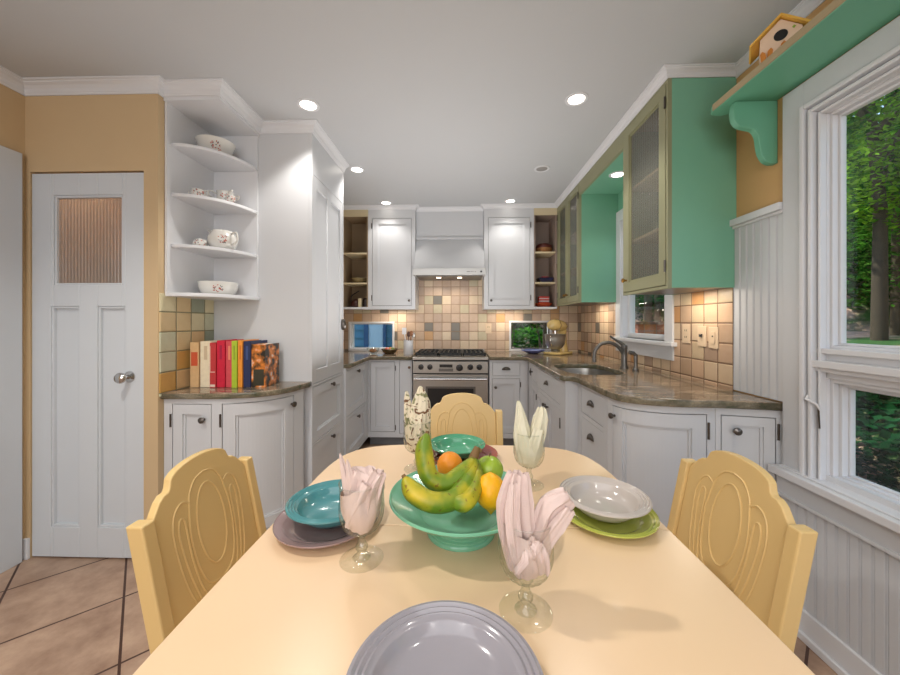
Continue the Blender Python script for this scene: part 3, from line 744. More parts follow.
openshelf(-1.30,-1.011,'open tan corner shelves left of the wall cabinets, holding dark pots and a bowl',TAN)
openshelf(0.801,1.049,'open taupe shelves between the right wall cabinet and green glass-door cupboard',GREYI)
# hood
t = thing('range_hood', 'white tapered range hood between the two white wall cabinets', 'range hood', (-0.115,3.9,1.73))
X0,X1 = -0.488,0.260
MB().box(X0,X1,3.90,4.139,2.185,ZC-.002).build('chimney_box', CABW, t)
mb = MB(); mb.box(X0,X1,3.885,3.90,2.185,2.21); mb.build('chimney_lip', CABW, t, bevel=.003)
mb = MB(); mb.ext([(3.905,2.185),(3.71,1.835),(4.139,1.835),(4.139,2.185)], lambda a,b,k: (X0+(X1-X0)*k, a, b)); mb.build('sloped_canopy', CABW, t)
mb = MB(); mb.box(X0-.012,X1+.012,3.69,3.818,1.765,1.835); mb.box(X0,X1,3.818,4.139,1.765,1.835); mb.build('control_band', paint('pale steel', (190,190,188), .35, metal=.3), t, bevel=.003)
mb = MB(); mb.box(X0+.02,X1-.02,3.72,4.12,1.755,1.764); mb.build('filter_panel', STEELD, t)
mb = MB()
for i,(a,w) in enumerate(((0.07,0.035),(0.112,0.012),(0.13,0.012),(0.155,0.012))): mb.box(a,a+w,3.688,3.6895,1.793,1.80)
mb.build('printed_mark', STEELD, t)
mb = MB(); mb.lathe([(0.0001,0),(0.011,0),(0.010,0.01),(0.0001,0.011)], 16, Matrix.Translation((0.222,3.69,1.797)) @ Matrix.Rotation(pi/2,4,'X')); mb.build('control_knob', BLACK, t, smooth=True)
LENS = emis('warm lamp lens', (255,226,190), 9)
for x in (-0.235,-0.005):
    mb = MB(); mb.lathe([(0.0001,1.752),(0.024,1.752),(0.026,1.756)], 20, Matrix.Translation((x,3.86,0))); mb.build('hood_lamp', LENS, t, smooth=True)

# --- green glass-door cupboards on the right wall
def green(y0, y1, doors, label, shelves=(1.78,2.11)):
    t = thing('glass_door_cupboard', label, 'cabinet', (1.2,(y0+y1)/2,1.44))
    x0, x1, z0, z1 = 1.07, XR-0.001, 1.44, 2.497
    mb = MB(); mb.box(x0,x1,y0,y0+.018,z0,z1); mb.build('near_side_panel', GRN, t)
    mb = MB(); mb.box(x0,x1,y1-.018,y1,z0,z1); mb.build('far_side_panel', GRN, t)
    mb = MB(); mb.box(x1-.01,x1,y0+.018,y1-.018,z0,z1); mb.box(x0,x1-.01,y0+.018,y1-.018,z0+.012,z0+.03); mb.box(x0,x1-.01,y0+.018,y1-.018,z1-.02,z1); mb.build('interior', TAN, t)
    mb = MB(); mb.box(x0,x1-.01,y0+.018,y1-.018,z0,z0+.011); mb.build('bottom_panel', STEELD, t)
    for z in shelves:
        mb = MB(); mb.box(x0+.01,x1-.01,y0+.018,y1-.018,z-.016,z); mb.build('inner_shelf', TANS, t)
    F = Face([(1.05,y1),(1.05,y0)]); w = y1-y0
    n = doors; dw = (w-0.03)/n; hs = [(0.015+i*dw, 0.015+(i+1)*dw-0.0, z0+.012, 2.487) for i in range(n)]
    frame_mb = MB(); F.holes(frame_mb, 0, w, z0-.004, 2.498, hs, -0.02, 0); frame_mb.build('face_frame', SAGE, t)
    for i,h in enumerate(hs):
        d = shaker(F, t, *h, name='glass_door', mat=SAGE, st=0.058 if n==1 else 0.045, glass=RIBC, n1=0.002)
        hu = h[1]-.004 if (n==1 or i==1) else h[0]+.004; ku = h[0]+.035 if (n==1 or i==1) else h[1]-.03
        hinge(F, hu, h[3]-.1, d, n=.002, h=.06); hinge(F, hu, h[2]+.1, d, n=.002, h=.06)
        knob(F, ku, h[2]+.075, d, n=.002, r=.014, mat=BRASS)
    return t
green(1.80,2.285,1,'large green cupboard with one ribbed glass door, nearest the big window')
green(3.115,3.815,2,'farther green cupboard with two narrow ribbed glass doors by the open shelves')
t = thing('window_valance', 'sage and green soffit bridging the two green cupboards above the sink window', 'soffit', (1.2,2.7,2.39))
MB().box(1.05,1.07,2.287,3.113,2.385,2.498).build('front_board', SAGE, t)
MB().box(1.07,XR-.001,2.287,3.113,2.39,2.405).build('underside_panel', GRN, t)
mb = MB(); mb.box(1.051,XR-.001,1.80,3.814,2.499,ZC-.001); struct(mb.build('trim_11', SAGE))
mb = MB(); mb.box(XR-.004,XR,2.287,3.113,2.226,2.389); struct(mb.build('trim_12', GRN))
# ================================================================ RANGE
t = thing('gas_range', 'stainless steel gas range with black knobs and oven window at the end of the kitchen', 'stove', (-0.096,3.5,0))
rx0, rx1 = -0.477, 0.284
MB().box(rx0,rx1,3.53,4.135,0.10,0.885).build('body', STEEL, t, bevel=.002)
mb = MB(); mb.box(rx0,rx1,3.49,4.135,0.886,0.915); mb.build('cooktop', STEEL, t, bevel=.004)
mb = MB(); mb.box(rx0,rx1,4.08,4.135,0.9155,0.95); mb.build('back_guard', STEEL, t, bevel=.003)
mb = MB(); mb.box(rx0+.004,rx1-.004,3.495,3.529,0.755,0.87); cpn = mb.build('control_panel', STEEL, t, bevel=.002)
mb = MB(); mb.box(rx0+.002,rx1-.002,3.51,3.529,0.872,0.884); mb.box(rx0+.002,rx1-.002,3.51,3.529,0.742,0.754); mb.build('shadow_gap', BLACK, t)
for x,r in ((-0.391,.027),(-0.301,.027),(-0.006,.034),(0.103,.029),(0.193,.029)):
    mb = MB(); M = Matrix.Translation((x,3.495,0.815 if r<.033 else 0.808)) @ Matrix.Rotation(pi/2,4,'X')
    mb.lathe([(0.0001,0),(r,0),(r*.98,.008),(r*.8,.014),(r*.75,.034),(0.0001,.036)], 24, M); mb.box(x-.005,x+.005,3.452,3.470,.80,.83); mb.build('burner_knob', BLACK, cpn, smooth=True)
mb = MB(); mb.box(-0.205,-0.075,3.490,3.4945,0.812,0.842); mb.build('display', BLACK, cpn)
mb = MB(); mb.box(-0.212,-0.068,3.489,3.4945,0.772,0.802); mb.build('button_strip', STEELD, cpn)
dr = MB(); dr.box(rx0+.004,rx1-.004,3.505,3.529,0.20,0.74); dr = dr.build('oven_door', STEEL, t, bevel=.002)
mb = MB(); mb.tube([(rx0+.02,3.465,0.70),(rx1-.02,3.465,0.70)], .013, 14); mb.tube([(rx0+.05,3.465,.70),(rx0+.05,3.505,.70)],.009,10); mb.tube([(rx1-.05,3.465,.70),(rx1-.05,3.505,.70)],.009,10); mb.build('door_handle', CHROME, dr, smooth=True)
mb = MB(); mb.box(-0.345,0.155,3.5035,3.5045,0.28,0.62); mb.build('window_frame', STEELD, dr)
mb = MB(); mb.box(-0.325,0.135,3.5025,3.5032,0.30,0.60); mb.build('oven_window', BLACK, dr)
MB().box(rx0+.01,rx1-.01,3.56,4.1,0.0,0.10).build('toe_kick', BLACK, t)
for k in range(3):
    xa = rx0+.02+k*.242; xb = xa+.235; mb = MB()
    for (a,b,c,d) in ((xa,xb,3.56,3.572),(xa,xb,4.05,4.062),(xa,xa+.012,3.56,4.06),(xb-.012,xb,3.56,4.06),(xa,xb,3.80,3.812)): mb.box(a,b,c,d,.925,.95)
    for q in range(1,5): mb.box(xa+q*.047-.005,xa+q*.047+.005,3.56,4.06,.935,.953)
    for yy in (3.60,4.03):
        for xx in (xa+.006,xb-.006): mb.box(xx-.006,xx+.006,yy-.006,yy+.006,.9155,.93)
    g = mb.build('grate', IRON, t)
    for yy in (3.69,3.93):
        mb = MB(); mb.lathe([(0.0001,.9152),(.05,.9152),(.045,.925),(.03,.93),(0.0001,.931)], 20, Matrix.Translation(((xa+xb)/2,yy,0))); mb.build('burner', BLACK, g, smooth=True)

# ================================================================ TABLE
TZ = 0.75; tx = 0.02; ty = 0.885
half = catmull([(-0.500,ty),(-0.499,1.06),(-0.496,1.19),(-0.485,1.29),(-0.455,1.375),(-0.385,1.438),(-0.25,1.468),(0.0,1.474)], 10)
near = catmull([(-0.500,ty),(-0.502,.66),(-0.500,.48),(-0.488,.36),(-0.455,.27),(-0.385,.205),(-0.25,.175),(0.0,.168)], 10)
halfL = half; halfR = [(-x,y) for x,y in half][::-1]
outl = [(x+tx,y) for x,y in halfL] + [(x+tx,y) for x,y in halfR[1:]]
t = thing('dining_table', 'cream topped dining table with rounded ends and a centre seam', 'table', (tx,ty,0))
curve_slab('table_leaf', [[(x,y+.0008 if abs(y-ty)<1e-6 else y) for x,y in outl]], TZ-.028, TZ, TABLEM, t, .003)
outn = [(x+tx,y-(.0008 if abs(y-ty)<1e-6 else 0)) for x,y in near] + [(-x+tx,y-(.0008 if abs(y-ty)<1e-6 else 0)) for x,y in near[::-1][1:]]
curve_slab('table_leaf', [outn], TZ-.028, TZ, TABLEM, t, .003)
mb = MB()
for a in (-1,1):
    mb.box(tx+a*.36-.011,tx+a*.36+.011,ty-.50,ty+.42,TZ-.11,TZ-.028); mb.box(tx-.35,tx+.35,ty-.04+a*.46-.011,ty-.04+a*.46+.011,TZ-.11,TZ-.028)
mb.build('apron', CHAIRM, t, bevel=.002)
for a in (-1,1):
    for b in (-1,1):
        mb = MB(); M = Matrix.Translation((tx+a*.345,ty-.04+b*.445,0)); mb.lathe([(0.0001,0),(.017,0),(.022,.1),(.026,.35),(.032,.58),(.034,.66),(.034,.715),(0.0001,.72)], 20, M); mb.build('leg', CHAIRM, t, smooth=True)

# ================================================================ CHAIRS
def make_chair(label, group):
    """back panel stands on the -x side, sitter faces +x; origin on the floor under the back posts"""
    t = thing('dining_chair', label, 'chair', (0,0,0), group=group)
    zt = 0.80; rake = 0.20; hw = 0.195
    def X(z): return -rake*max(0, z-0.42) + (0.05*(0.42-z) if z < .42 else 0)*-1
    for sg in (-1,1):
        mb = MB(); vs = []; fs = []; zz = [0,.15,.30,.42,.55,.68,zt]
        for z in zz:
            x = X(z); a = .020 if z > .4 else .017
            y0 = sg*hw; b = .017
            vs += [(x-a,y0-b,z),(x+a,y0-b,z),(x+a,y0+b,z),(x-a,y0+b,z)]
        for i in range(len(zz)-1):
            for q in range(4): fs.append((i*4+q,i*4+(q+1)%4,(i+1)*4+(q+1)%4,(i+1)*4+q))
        n = len(zz)*4; fs += [(3,2,1,0),(n-4,n-3,n-2,n-1)]
        mb.add(vs, fs); mb.build('back_post', CHAIRM, t, bevel=.004)
    # shaped splat panel
    H = hw-.0175
    right = [(H,.47),(H,.785),(H-.012,.80),(H-.03,.822),(H-.045,.832),(.118,.834),(.112,.842),(.108,.852)]
    arc = [(.108*cos(a), .852+.034*sin(a)) for a in [pi/2*i/8 for i in range(1,9)]]
    prof = right + arc; prof = prof + [(-a,b) for a,b in prof[::-1][1:]]
    mb = MB(); mb.ext(prof, lambda a,b,k: (X(b)+(-.011+.020*k), a, b)); mb.build('back_panel', CHAIRM, t, bevel=.003)
    # carved outlines standing on both faces
    def carve(pts, r=.0028, closed=False):
        for sd in (1,-1):
            off = .0092 if sd == 1 else -.0112
            q = [(X(b)+off, a, b) for a,b in pts]
            mbc.tube(q, r, 6)
    mbc = MB()
    carve([(.052*cos(a), .695+.112*sin(a)) for a in [2*pi*i/40 for i in range(41)]])
    for sg in (-1,1):
        m_ = lambda L_: [(sg*a,b) for a,b in catmull(L_,8)]
        carve(m_([(0,.838),(.034,.829),(.058,.803),(.066,.780)]))
        carve(m_([(.066,.780),(.092,.791),(.119,.768),(.129,.71),(.117,.60),(.090,.51),(.086,.472)]))
        carve(m_([(.066,.780),(.078,.70),(.070,.61),(.046,.555),(0,.535)]))
        carve(m_([(.088,.715),(.090,.748),(.104,.752),(.112,.72),(.108,.66),(.094,.58),(.070,.50),(.066,.472)]))
        carve(m_([(.088,.715),(.086,.64),(.072,.56),(.046,.51),(.042,.472)]))
    mbc.build('carved_outline', CHAIRM, t, smooth=True)
    # seat
    mb = MB(); poly = [(.0,-.185),(.0,.185),(.36,.215),(.40,.19),(.41,0),(.40,-.19),(.36,-.215)]
    mb.prism(poly, .425, .455); mb.build('seat', CHAIRM, t, bevel=.008)
    mb = MB(); mb.box(.0,.36,-.18,-.165,.37,.425); mb.box(.0,.36,.165,.18,.37,.425); mb.box(.345,.36,-.165,.165,.37,.425); mb.box(0,.015,-.165,.165,.37,.425); mb.build('seat_rail', CHAIRM, t)
    for sg in (-1,1):
        mb = MB(); mb.tube([(.355,sg*.175,.37),(.36,sg*.178,.2),(.365,sg*.18,0)], [.02,.017,.013], 4); mb.build('leg', CHAIRM, t)
    return t
G = 'yellow carved-back dining chairs'
ch1 = make_chair('yellow dining chair on the left side of the table, nearest the narrow door', None)
ch2 = dup(ch1, (0.70,1.01,0), pi, 'yellow dining chair on the right side of the table, under the big window')
ch3 = dup(ch1, (0.01,1.78,0), -pi/2, 'yellow dining chair at the far end of the table, facing the camera')
ch1.location = (-0.665,0.985,0)

# ================================================================ TABLEWARE
def glaze(name, col): return paint(name, col, 0.16, var=0.02, coat=0.5)
TEAL = glaze('teal glaze', (78,138,142)); MAUVE = glaze('mauve glaze', (150,124,122)); LIME = glaze('lime glaze', (180,186,84)); PEARL = glaze('pearl grey glaze', (190,180,172))
GREY = glaze('lavender grey glaze', (150,146,152)); DTEAL = glaze('dark grey green glaze', (84,98,98)); RED = glaze('brick red glaze', (150,62,48)); JADE = glaze('jade glaze', (84,160,124)); SEA = glaze('sea green glaze', (120,184,150)); DGREEN = glaze('deep green glaze', (70,150,50))
def plate(name, x, y, z, r, mat, label, group=None):
    p = [(0.0001,z+.004),(r*.62,z+.004),(r*.66,z+.006)]
    for i in range(10): # rim with concentric ridges
        k = i/9; rr = r*(.68+.32*k); zz = z+.008+.012*k**.8 + (.0022 if i%2 else 0)*(1 if k>.4 else 0); p.append((rr,zz))
    p += [(r*1.003,z+.0215),(r*.995,z+.0235-.005),(r*.7,z+.005),(r*.66,z),(0.0001,z)]
    mb = MB(); mb.lathe(p, 72, Matrix.Translation((x,y,0))); o = mb.build(name, mat, None, smooth=True)
    return tag(o, label, 'plate', group)
def rimbowl(x, y, z, r, h, mat, label, inner=None):
    p = [(0.0001,z+.007),(r*.5,z+.008),(r*.62,z+.014),(r*.71,z+h*.55),(r*.745,z+h*.80),(r*.77,z+h*.86)]
    for i in range(7):
        k = i/6; p.append((r*(.79+.2*k), z+h*(.875+.115*k) + (.0030 if i%2 else 0)))
    p += [(r,z+h),(r*1.002,z+h-.003),(r*.79,z+h*.78),(r*.74,z+h*.5),(r*.62,z+.008),(r*.5,z+.004),(r*.48,z),(0.0001,z)]
    mb = MB(); mb.lathe(p, 72, Matrix.Translation((x,y,0))); o = mb.build('rimmed_bowl', mat, None, smooth=True)
    return tag(o, label, 'bowl')
Z = TZ+.0006
plate('dinner_plate', -.335,.885,Z,.128,MAUVE,'mauve plate under the teal rimmed bowl')
rimbowl(-.332,.905,Z+.0085,.113,.046,TEAL,'teal blue rimmed bowl stacked on a mauve plate')
plate('dinner_plate', .385,.935,Z,.122,LIME,'lime yellow-green plate under the pale grey bowl')
rimbowl(.385,.95,Z+.0085,.113,.046,PEARL,'pale pearl grey rimmed bowl stacked on the lime plate')
plate('dinner_plate', .014,1.325,Z,.128,RED,'brick red plate at the far end of the table')
rimbowl(-.012,1.335,Z+.0085,.108,.046,JADE,'jade green rimmed bowl on the brick red plate')
plate('dinner_plate', -.016,.455,Z,.138,DTEAL,'dark grey-green plate showing at the edge of the nearest bowl')
rimbowl(-.020,.460,Z+.0085,.132,.036,GREY,'large lavender grey rimmed bowl in the foreground')
# footed fruit bowl
fx, fy = 0.002, .868
p = [(0.0001,Z+.022),(.05,Z+.024),(.095,Z+.045)]
for i in range(12):
    k = i/11; p.append((.10+.072*k, Z+.048+.044*k+(.0025 if i%2 else 0)))
p += [(.1745,Z+.094),(.1755,Z+.09),(.15,Z+.07),(.12,Z+.052),(.085,Z+.034)]
for i in range(9):
    k = i/8; p.append((.070+.014*k**1.5+(.0022 if i%2 else 0), Z+.030-.026*k))
p += [(.084,Z),(.075,Z),(.06,Z+.015),(0.0001,Z+.017)]
mb = MB(); mb.lathe(p, 80, Matrix.Translation((fx,fy,0))); tag(mb.build('fruit_bowl', SEA, None, smooth=True), 'wide sea green footed bowl full of fruit at the middle of the table', 'bowl')
# bananas
def banmat():
    t = NT('banana skin'); tc = t.new('ShaderNodeTexCoord'); n1 = t.new('ShaderNodeTexNoise', i_Scale=14.0, i_Detail=3.0); n2 = t.new('ShaderNodeTexNoise', i_Scale=70.0, i_Detail=2.0)
    t.link(tc.outputs['Object'], n1.inputs['Vector']); t.link(tc.outputs['Object'], n2.inputs['Vector'])
    c = t.mix(t.math('MULTIPLY', t.math('SUBTRACT', n1.outputs[0], .43), 3.2), lin((104,132,22)), lin((216,186,40)))
    sp = t.math('GREATER_THAN', n2.outputs[0], 0.66); t.link(t.mix(t.math('MULTIPLY', sp, .7), c, lin((110,70,25))), t.b.inputs['Base Color']); t.b.inputs['Roughness'].default_value = .45; return t.m
BAN = banmat(); BSTEM = paint('banana stem', (120,90,50), .7, var=.3, scale=60)
bb = thing('banana_bunch', 'bunch of speckled yellow-green bananas lying in the sea green bowl', 'bananas', (fx,fy,Z+.08))
def banana(pts, R=.0195, name='banana'):
    q = catmull(pts, 8); n = len(q); rs = []
    for i in range(n):
        k = i/(n-1)
        if k < .13: r = .38+.25*(k/.13)
        elif k < .3: r = .63+.37*((k-.13)/.17)
        elif k < .78: r = 1
        else: r = max(.2, 1-((k-.78)/.22)**1.7*.8)
        rs.append(R*r)
    mb = MB(); mb.tube(q, rs, 15, sect=lambda w: 1+.05*cos(5*w)); o = mb.build(name, BAN, bb, smooth=True)
    mb = MB(); e = Vector(q[-1]); d = (e-Vector(q[-3])).normalized(); mb.tube([e-d*.002, e+d*.006], [R*.24,R*.2], 8); mb.build('tip', BSTEM, o, smooth=True)
cr = (.034,.905,.915)
banana([cr,(.022,.885,.902),(-.028,.85,.875),(-.072,.845,.892),(-.088,.862,.945),(-.083,.88,.985)], .0225)
banana([(.038,.90,.912),(.024,.86,.885),(-.010,.805,.862),(-.06,.785,.862),(-.105,.79,.882),(-.128,.80,.91)], .0225)
banana([(.038,.908,.912),(.040,.885,.885),(.033,.835,.868),(.012,.790,.86),(-.025,.795,.858)], .02)
mb = MB(); mb.tube([(.030,.90,.905),(.038,.908,.922),(.046,.915,.940)], [.013,.012,.008], 9); mb.tube([(.042,.912,.928),(.056,.915,.932)], [.007,.005], 8); mb.build('stem', BSTEM, bb, smooth=True)
def fruit(name, c, r, mat, label, cat, sc_=(1,1,1), nip=0, rot=None):
    mb = MB(); prof = []
    for j in range(25):
        a = pi*j/24; rr = r*sin(a); zz = -r*cos(a)*sc_[2]
        if nip and a > 2.75: zz += nip*((a-2.75)/.39)**1.3
        if nip and a < .3: zz -= nip*.3*((.3-a)/.3)
        prof.append((max(rr,1e-4), zz))
    mb.lathe(prof, 32, Matrix.Translation(c) @ (rot or Matrix())); return tag(mb.build(name, mat, None, smooth=True), label, cat)
ORG = paint('orange peel', (232,142,24), .45, var=.08, bump=.5, bscale=220); LEM = paint('lemon peel', (246,176,10), .4, var=.06, bump=.5, bscale=160, scale=10)
APG = paint('green apple skin', (150,176,52), .25, var=.12, scale=20)
fruit('lemon', (.074,.852,.855), .037, LEM, 'bright yellow-orange lemon standing at the right of the bananas', 'lemon', (1,1,1.12), .012, Matrix.Rotation(radians(172),4,'X'))
fruit('orange', (-.028,.972,.868), .036, ORG, 'orange half hidden behind the upper banana', 'orange')
a_ = fruit('green_apple', (.078,.932,.875), .037, APG, 'green apple behind the lemon in the fruit bowl', 'apple', (1,1,.92))
mb = MB(); mb.tube([(.078,.932,.905),(.080,.933,.918)], .0015, 6); mb.build('stem', BSTEM, a_)
fruit('orange', (.015,.955,.838), .032, ORG, 'second orange low in the bowl beneath the banana stem', 'orange')

# goblets
def goblet(x, y, label):
    t = thing('glass_goblet', label, 'goblet', (x,y,Z), group=None)
    prof = [(0.0001,.0035),(.030,.0035),(.0455,.002),(.047,.0008),(.044,0),(0.0001,0)]
    mb = MB(); M = Matrix.Translation((x,y,Z)); mb.lathe(prof, 48, M); mb.build('foot', GLASSF, t, smooth=True)
    sp = [(.020,.0038),(.012,.009),(.0085,.016),(.013,.024),(.0135,.029),(.0085,.037),(.007,.046),(.010,.053),(.014,.058)]
    mb = MB(); mb.lathe(sp, 12, M); mb.build('stem', GLASSS, t, smooth=True)
    k0 = [(.004,.058),(.020,.060),(.034,.068),(.043,.083),(.0475,.103),(.0480,.125),(.0470,.150),(.0480,.168)]
    mb = MB(); prof = [(a,b) for a,b in catmull(k0,4)]
    fl = lambda a, j, z: 1+.022*cos(18*a)*max(0, min(1,(.135-z)/.03))
    mb.lathe(prof, 108, M, flute=fl); mb.build('bowl', GLASSG, t, smooth=True)
    mb = MB(); mb.lathe([(.0468,.1685),(.0480,.1702),(.0492,.1685),(.0480,.167),(.0468,.1685)], 64, M); mb.build('rim', GLASSG, t, smooth=True)
    return t
GLASSS = thin_glass('goblet stem glass', tint=(.95,.96,.93), refl=.8, rough=.02, base=.10, edge=(.7,.73,.66)); GLASSF = thin_glass('goblet foot glass', tint=(.985,.99,.98), refl=.5, base=.04, edge=(.93,.94,.90))
goblet(-.214,.757,'ribbed glass goblet beside the teal bowl, holding a pink napkin')
goblet(.117,.628,'ribbed glass goblet nearest the camera, with a pleated pink napkin')
goblet(.218,1.115,'ribbed glass goblet at the far right of the table with an ivory napkin')
goblet(-.150,1.225,'ribbed glass goblet at the far left behind the bananas, with a leaf-print napkin')

# napkins
def fan(mb, base, tip, side, w0, w1, pleats, depth, curl=(0,0,0), tipprof=None, n=14):
    B, T, S = Vector(base), Vector(tip), Vector(side).normalized(); D = (T-B).normalized(); N = S.cross(D).normalized(); K = pleats*4; vs = []; fs = []
    for i in range(n+1):
        v = i/n; w = w0+(w1-w0)*v**1.3
        for j in range(K+1):
            s_ = j/K*2-1; hh = 1 + (tipprof(s_) if tipprof else 0)
            p = B + (T-B)*v*hh + S*w*s_*.5 + N*depth*(.35+.65*v)*math.sin(j/K*pleats*2*pi) + Vector(curl)*v*v
            p += Vector((.002*sin(9*v+3*s_), .002*cos(7*v-5*s_), 0)); vs.append(p)
    for i in range(n):
        for j in range(K): fs.append((i*(K+1)+j, i*(K+1)+j+1, (i+1)*(K+1)+j+1, (i+1)*(K+1)+j))
    mb.add(vs, fs)
def wad(mb, c, z0, z1, r0, r1, seed, tops=None, n=48, m=16):
    """crumpled cloth cup filling the goblet bowl"""
    rd = random.Random(seed); ph = [rd.random()*6.3 for _ in range(6)]; vs = []; fs = []
    for i in range(m+1):
        v = i/m
        for j in range(n):
            a = 2*pi*j/n; cr_ = .5*sin(3*a+ph[0]+2*v)+.3*sin(5*a+ph[1]-3*v)+.3*sin(9*a+ph[2]+5*v)
            r = (r0+(r1-r0)*sin(min(1,v*1.6)*pi/2))*(1+.10*cr_*(.4+v)); zt = z1+(tops(a) if tops else 0)
            vs.append((c[0]+r*cos(a), c[1]+r*sin(a), z0+(zt-z0)*v+.004*cr_))
    for i in range(m):
        for j in range(n): fs.append((i*n+j, i*n+(j+1)%n, (i+1)*n+(j+1)%n, (i+1)*n+j))
    mb.add(vs, fs)
PINK = paint('pink linen', (218,196,189), .85, var=.05, bump=.3, bscale=400, scale=30); IVORY = paint('ivory linen', (226,220,196), .85, var=.05, bump=.3, bscale=400, scale=30)
def leafprint():
    t = NT('leaf print linen'); tc = t.new('ShaderNodeTexCoord'); n1 = t.new('ShaderNodeTexNoise', i_Scale=28.0, i_Detail=2.0, i_Distortion=1.5); t.link(tc.outputs['Object'], n1.inputs['Vector'])
    rp = t.new('ShaderNodeValToRGB'); e = rp.color_ramp.elements; e[0].position=.38; e[0].color=lin((118,84,58)); e[1].position=.41; e[1].color=lin((226,214,190)); x=e.new(.58); x.color=lin((222,210,184)); x=e.new(.64); x.color=lin((128,128,90))
    t.link(n1.outputs[0], rp.inputs[0]); t.link(rp.outputs[0], t.b.inputs['Base Color']); t.b.inputs['Roughness'].default_value=.85; return t.m
PRINT = leafprint()
def napkin(mb, mat, label):
    o = mb.build('cloth_napkin', mat, None, smooth=True); return tag(o, label, 'napkin')
def zz(k): return Z+k
def lobe(mb, path, ws, ths, S, k=5, amp=.12, ph=0.0, n=44, tip=True):
    """folded cloth lobe: flattened pleated section swept up a path"""
    q = catmull(path, 6); m = len(q); S = Vector(S).normalized(); vs = []; fs = []
    def smp(a, t):
        x = t*(len(a)-1); i = min(int(x), len(a)-2); return a[i]+(a[i+1]-a[i])*(x-i)
    for i in range(m):
        t = i/(m-1); d = (Vector(q[min(i+1,m-1)])-Vector(q[max(i-1,0)])).normalized(); s_ = (S-d*S.dot(d)).normalized(); N = s_.cross(d)
        w, h = smp(ws, t), smp(ths, t)
        for j in range(n):
            a = 2*pi*j/n; g = 1+1.5*amp*cos(k*a+ph+1.2*t)+.8*amp*cos((k*2+1)*a+3*t+ph)
            vs.append(Vector(q[i]) + s_*cos(a)*w*(1+(g-1)*.35) + N*sin(a)*h*g + Vector((0,0,.0018*sin(5*a+9*t))))
    for i in range(m-1):
        for j in range(n): fs.append((i*n+j,i*n+(j+1)%n,(i+1)*n+(j+1)%n,(i+1)*n+j))
    b = len(vs); top = [vs[(m-1)*n+j] for j in range(n)]; c = sum(top, Vector())/n
    d = (Vector(q[-1])-Vector(q[-3])).normalized()
    for j in range(n): vs.append(c+(top[j]-c)*.78 - d*.006)
    vs.append(c-d*.014)
    for j in range(n): fs.append(((m-1)*n+j,(m-1)*n+(j+1)%n,b+(j+1)%n,b+j)); fs.append((b+j,b+(j+1)%n,b+n))
    mb.add(vs, fs)
def P_(x,y,*pp): return [(x+a,y+b,zz(c)) for a,b,c in pp]
# A: left goblet - two pale points left, knotted lump right
x,y = -.214,.757; mb = MB()
wad(mb,(x,y),zz(.066),zz(.160),.022,.042,1,lambda a: .010*cos(a)+.006*sin(3*a))
lobe(mb,P_(x,y,(-.012,-.01,.09),(-.026,-.012,.16),(-.044,-.012,.232)),[.014,.012,.0015],[.006,.005,.001],(1,.3,0),3,.2)
lobe(mb,P_(x,y,(-.004,-.014,.09),(-.014,-.02,.16),(-.026,-.02,.222)),[.016,.014,.002],[.006,.006,.001],(1,-.2,0),3,.2,1)
lobe(mb,P_(x,y,(.002,.0,.09),(.008,-.004,.155),(.014,-.006,.196)),[.030,.040,.034],[.022,.026,.016],(1,.1,0),7,.14,2)
lobe(mb,P_(x,y,(.016,-.012,.10),(.026,-.016,.16),(.042,-.016,.196)),[.016,.022,.016],[.014,.016,.010],(.8,.2,-.5),6,.16,3)
lobe(mb,P_(x,y,(-.022,-.028,.085),(-.002,-.036,.13),(.020,-.032,.178)),[.007,.010,.012],[.005,.006,.008],(.8,0,-.5),3,.12,1)
napkin(mb,PINK,'pink linen napkin with pale upright points, tucked in the goblet by the teal bowl')
# B: nearest goblet - pleated fan left, drooping flap right
x,y = .117,.628; mb = MB()
wad(mb,(x,y),zz(.070),zz(.142),.022,.042,2,lambda a: .008*cos(a+2)+.006*sin(2*a))
lobe(mb,P_(x,y,(-.004,-.006,.085),(-.016,-.010,.15),(-.020,-.010,.20),(-.014,-.008,.250)),[.026,.032,.030,.017],[.015,.020,.018,.010],(1,.15,.1),11,.22)
lobe(mb,P_(x,y,(-.010,-.024,.085),(-.024,-.030,.15),(-.027,-.026,.20),(-.025,-.022,.238)),[.010,.013,.012,.007],[.006,.008,.007,.004],(1,.3,.1),5,.2,2)
lobe(mb,P_(x,y,(.006,-.006,.09),(.028,-.010,.15),(.046,-.012,.192),(.072,-.016,.212)),[.016,.022,.028,.020],[.016,.018,.017,.008],(.85,.2,-.5),5,.15,1)
lobe(mb,P_(x,y,(.026,-.018,.12),(.048,-.024,.165),(.070,-.024,.196)),[.010,.015,.012],[.008,.010,.006],(.7,.2,-.65),4,.14,2)
lobe(mb,P_(x,y,(-.020,-.034,.095),(-.004,-.042,.125),(.012,-.038,.150)),[.008,.014,.010],[.006,.008,.006],(.6,.1,.8),4,.18,2)
lobe(mb,P_(x,y,(.026,-.028,.09),(.018,-.038,.125),(.002,-.040,.150)),[.010,.013,.009],[.006,.008,.006],(.6,.1,-.8),4,.18,4)
napkin(mb,PINK,'pink linen napkin with a pleated fan and a flopping flap, in the nearest goblet')
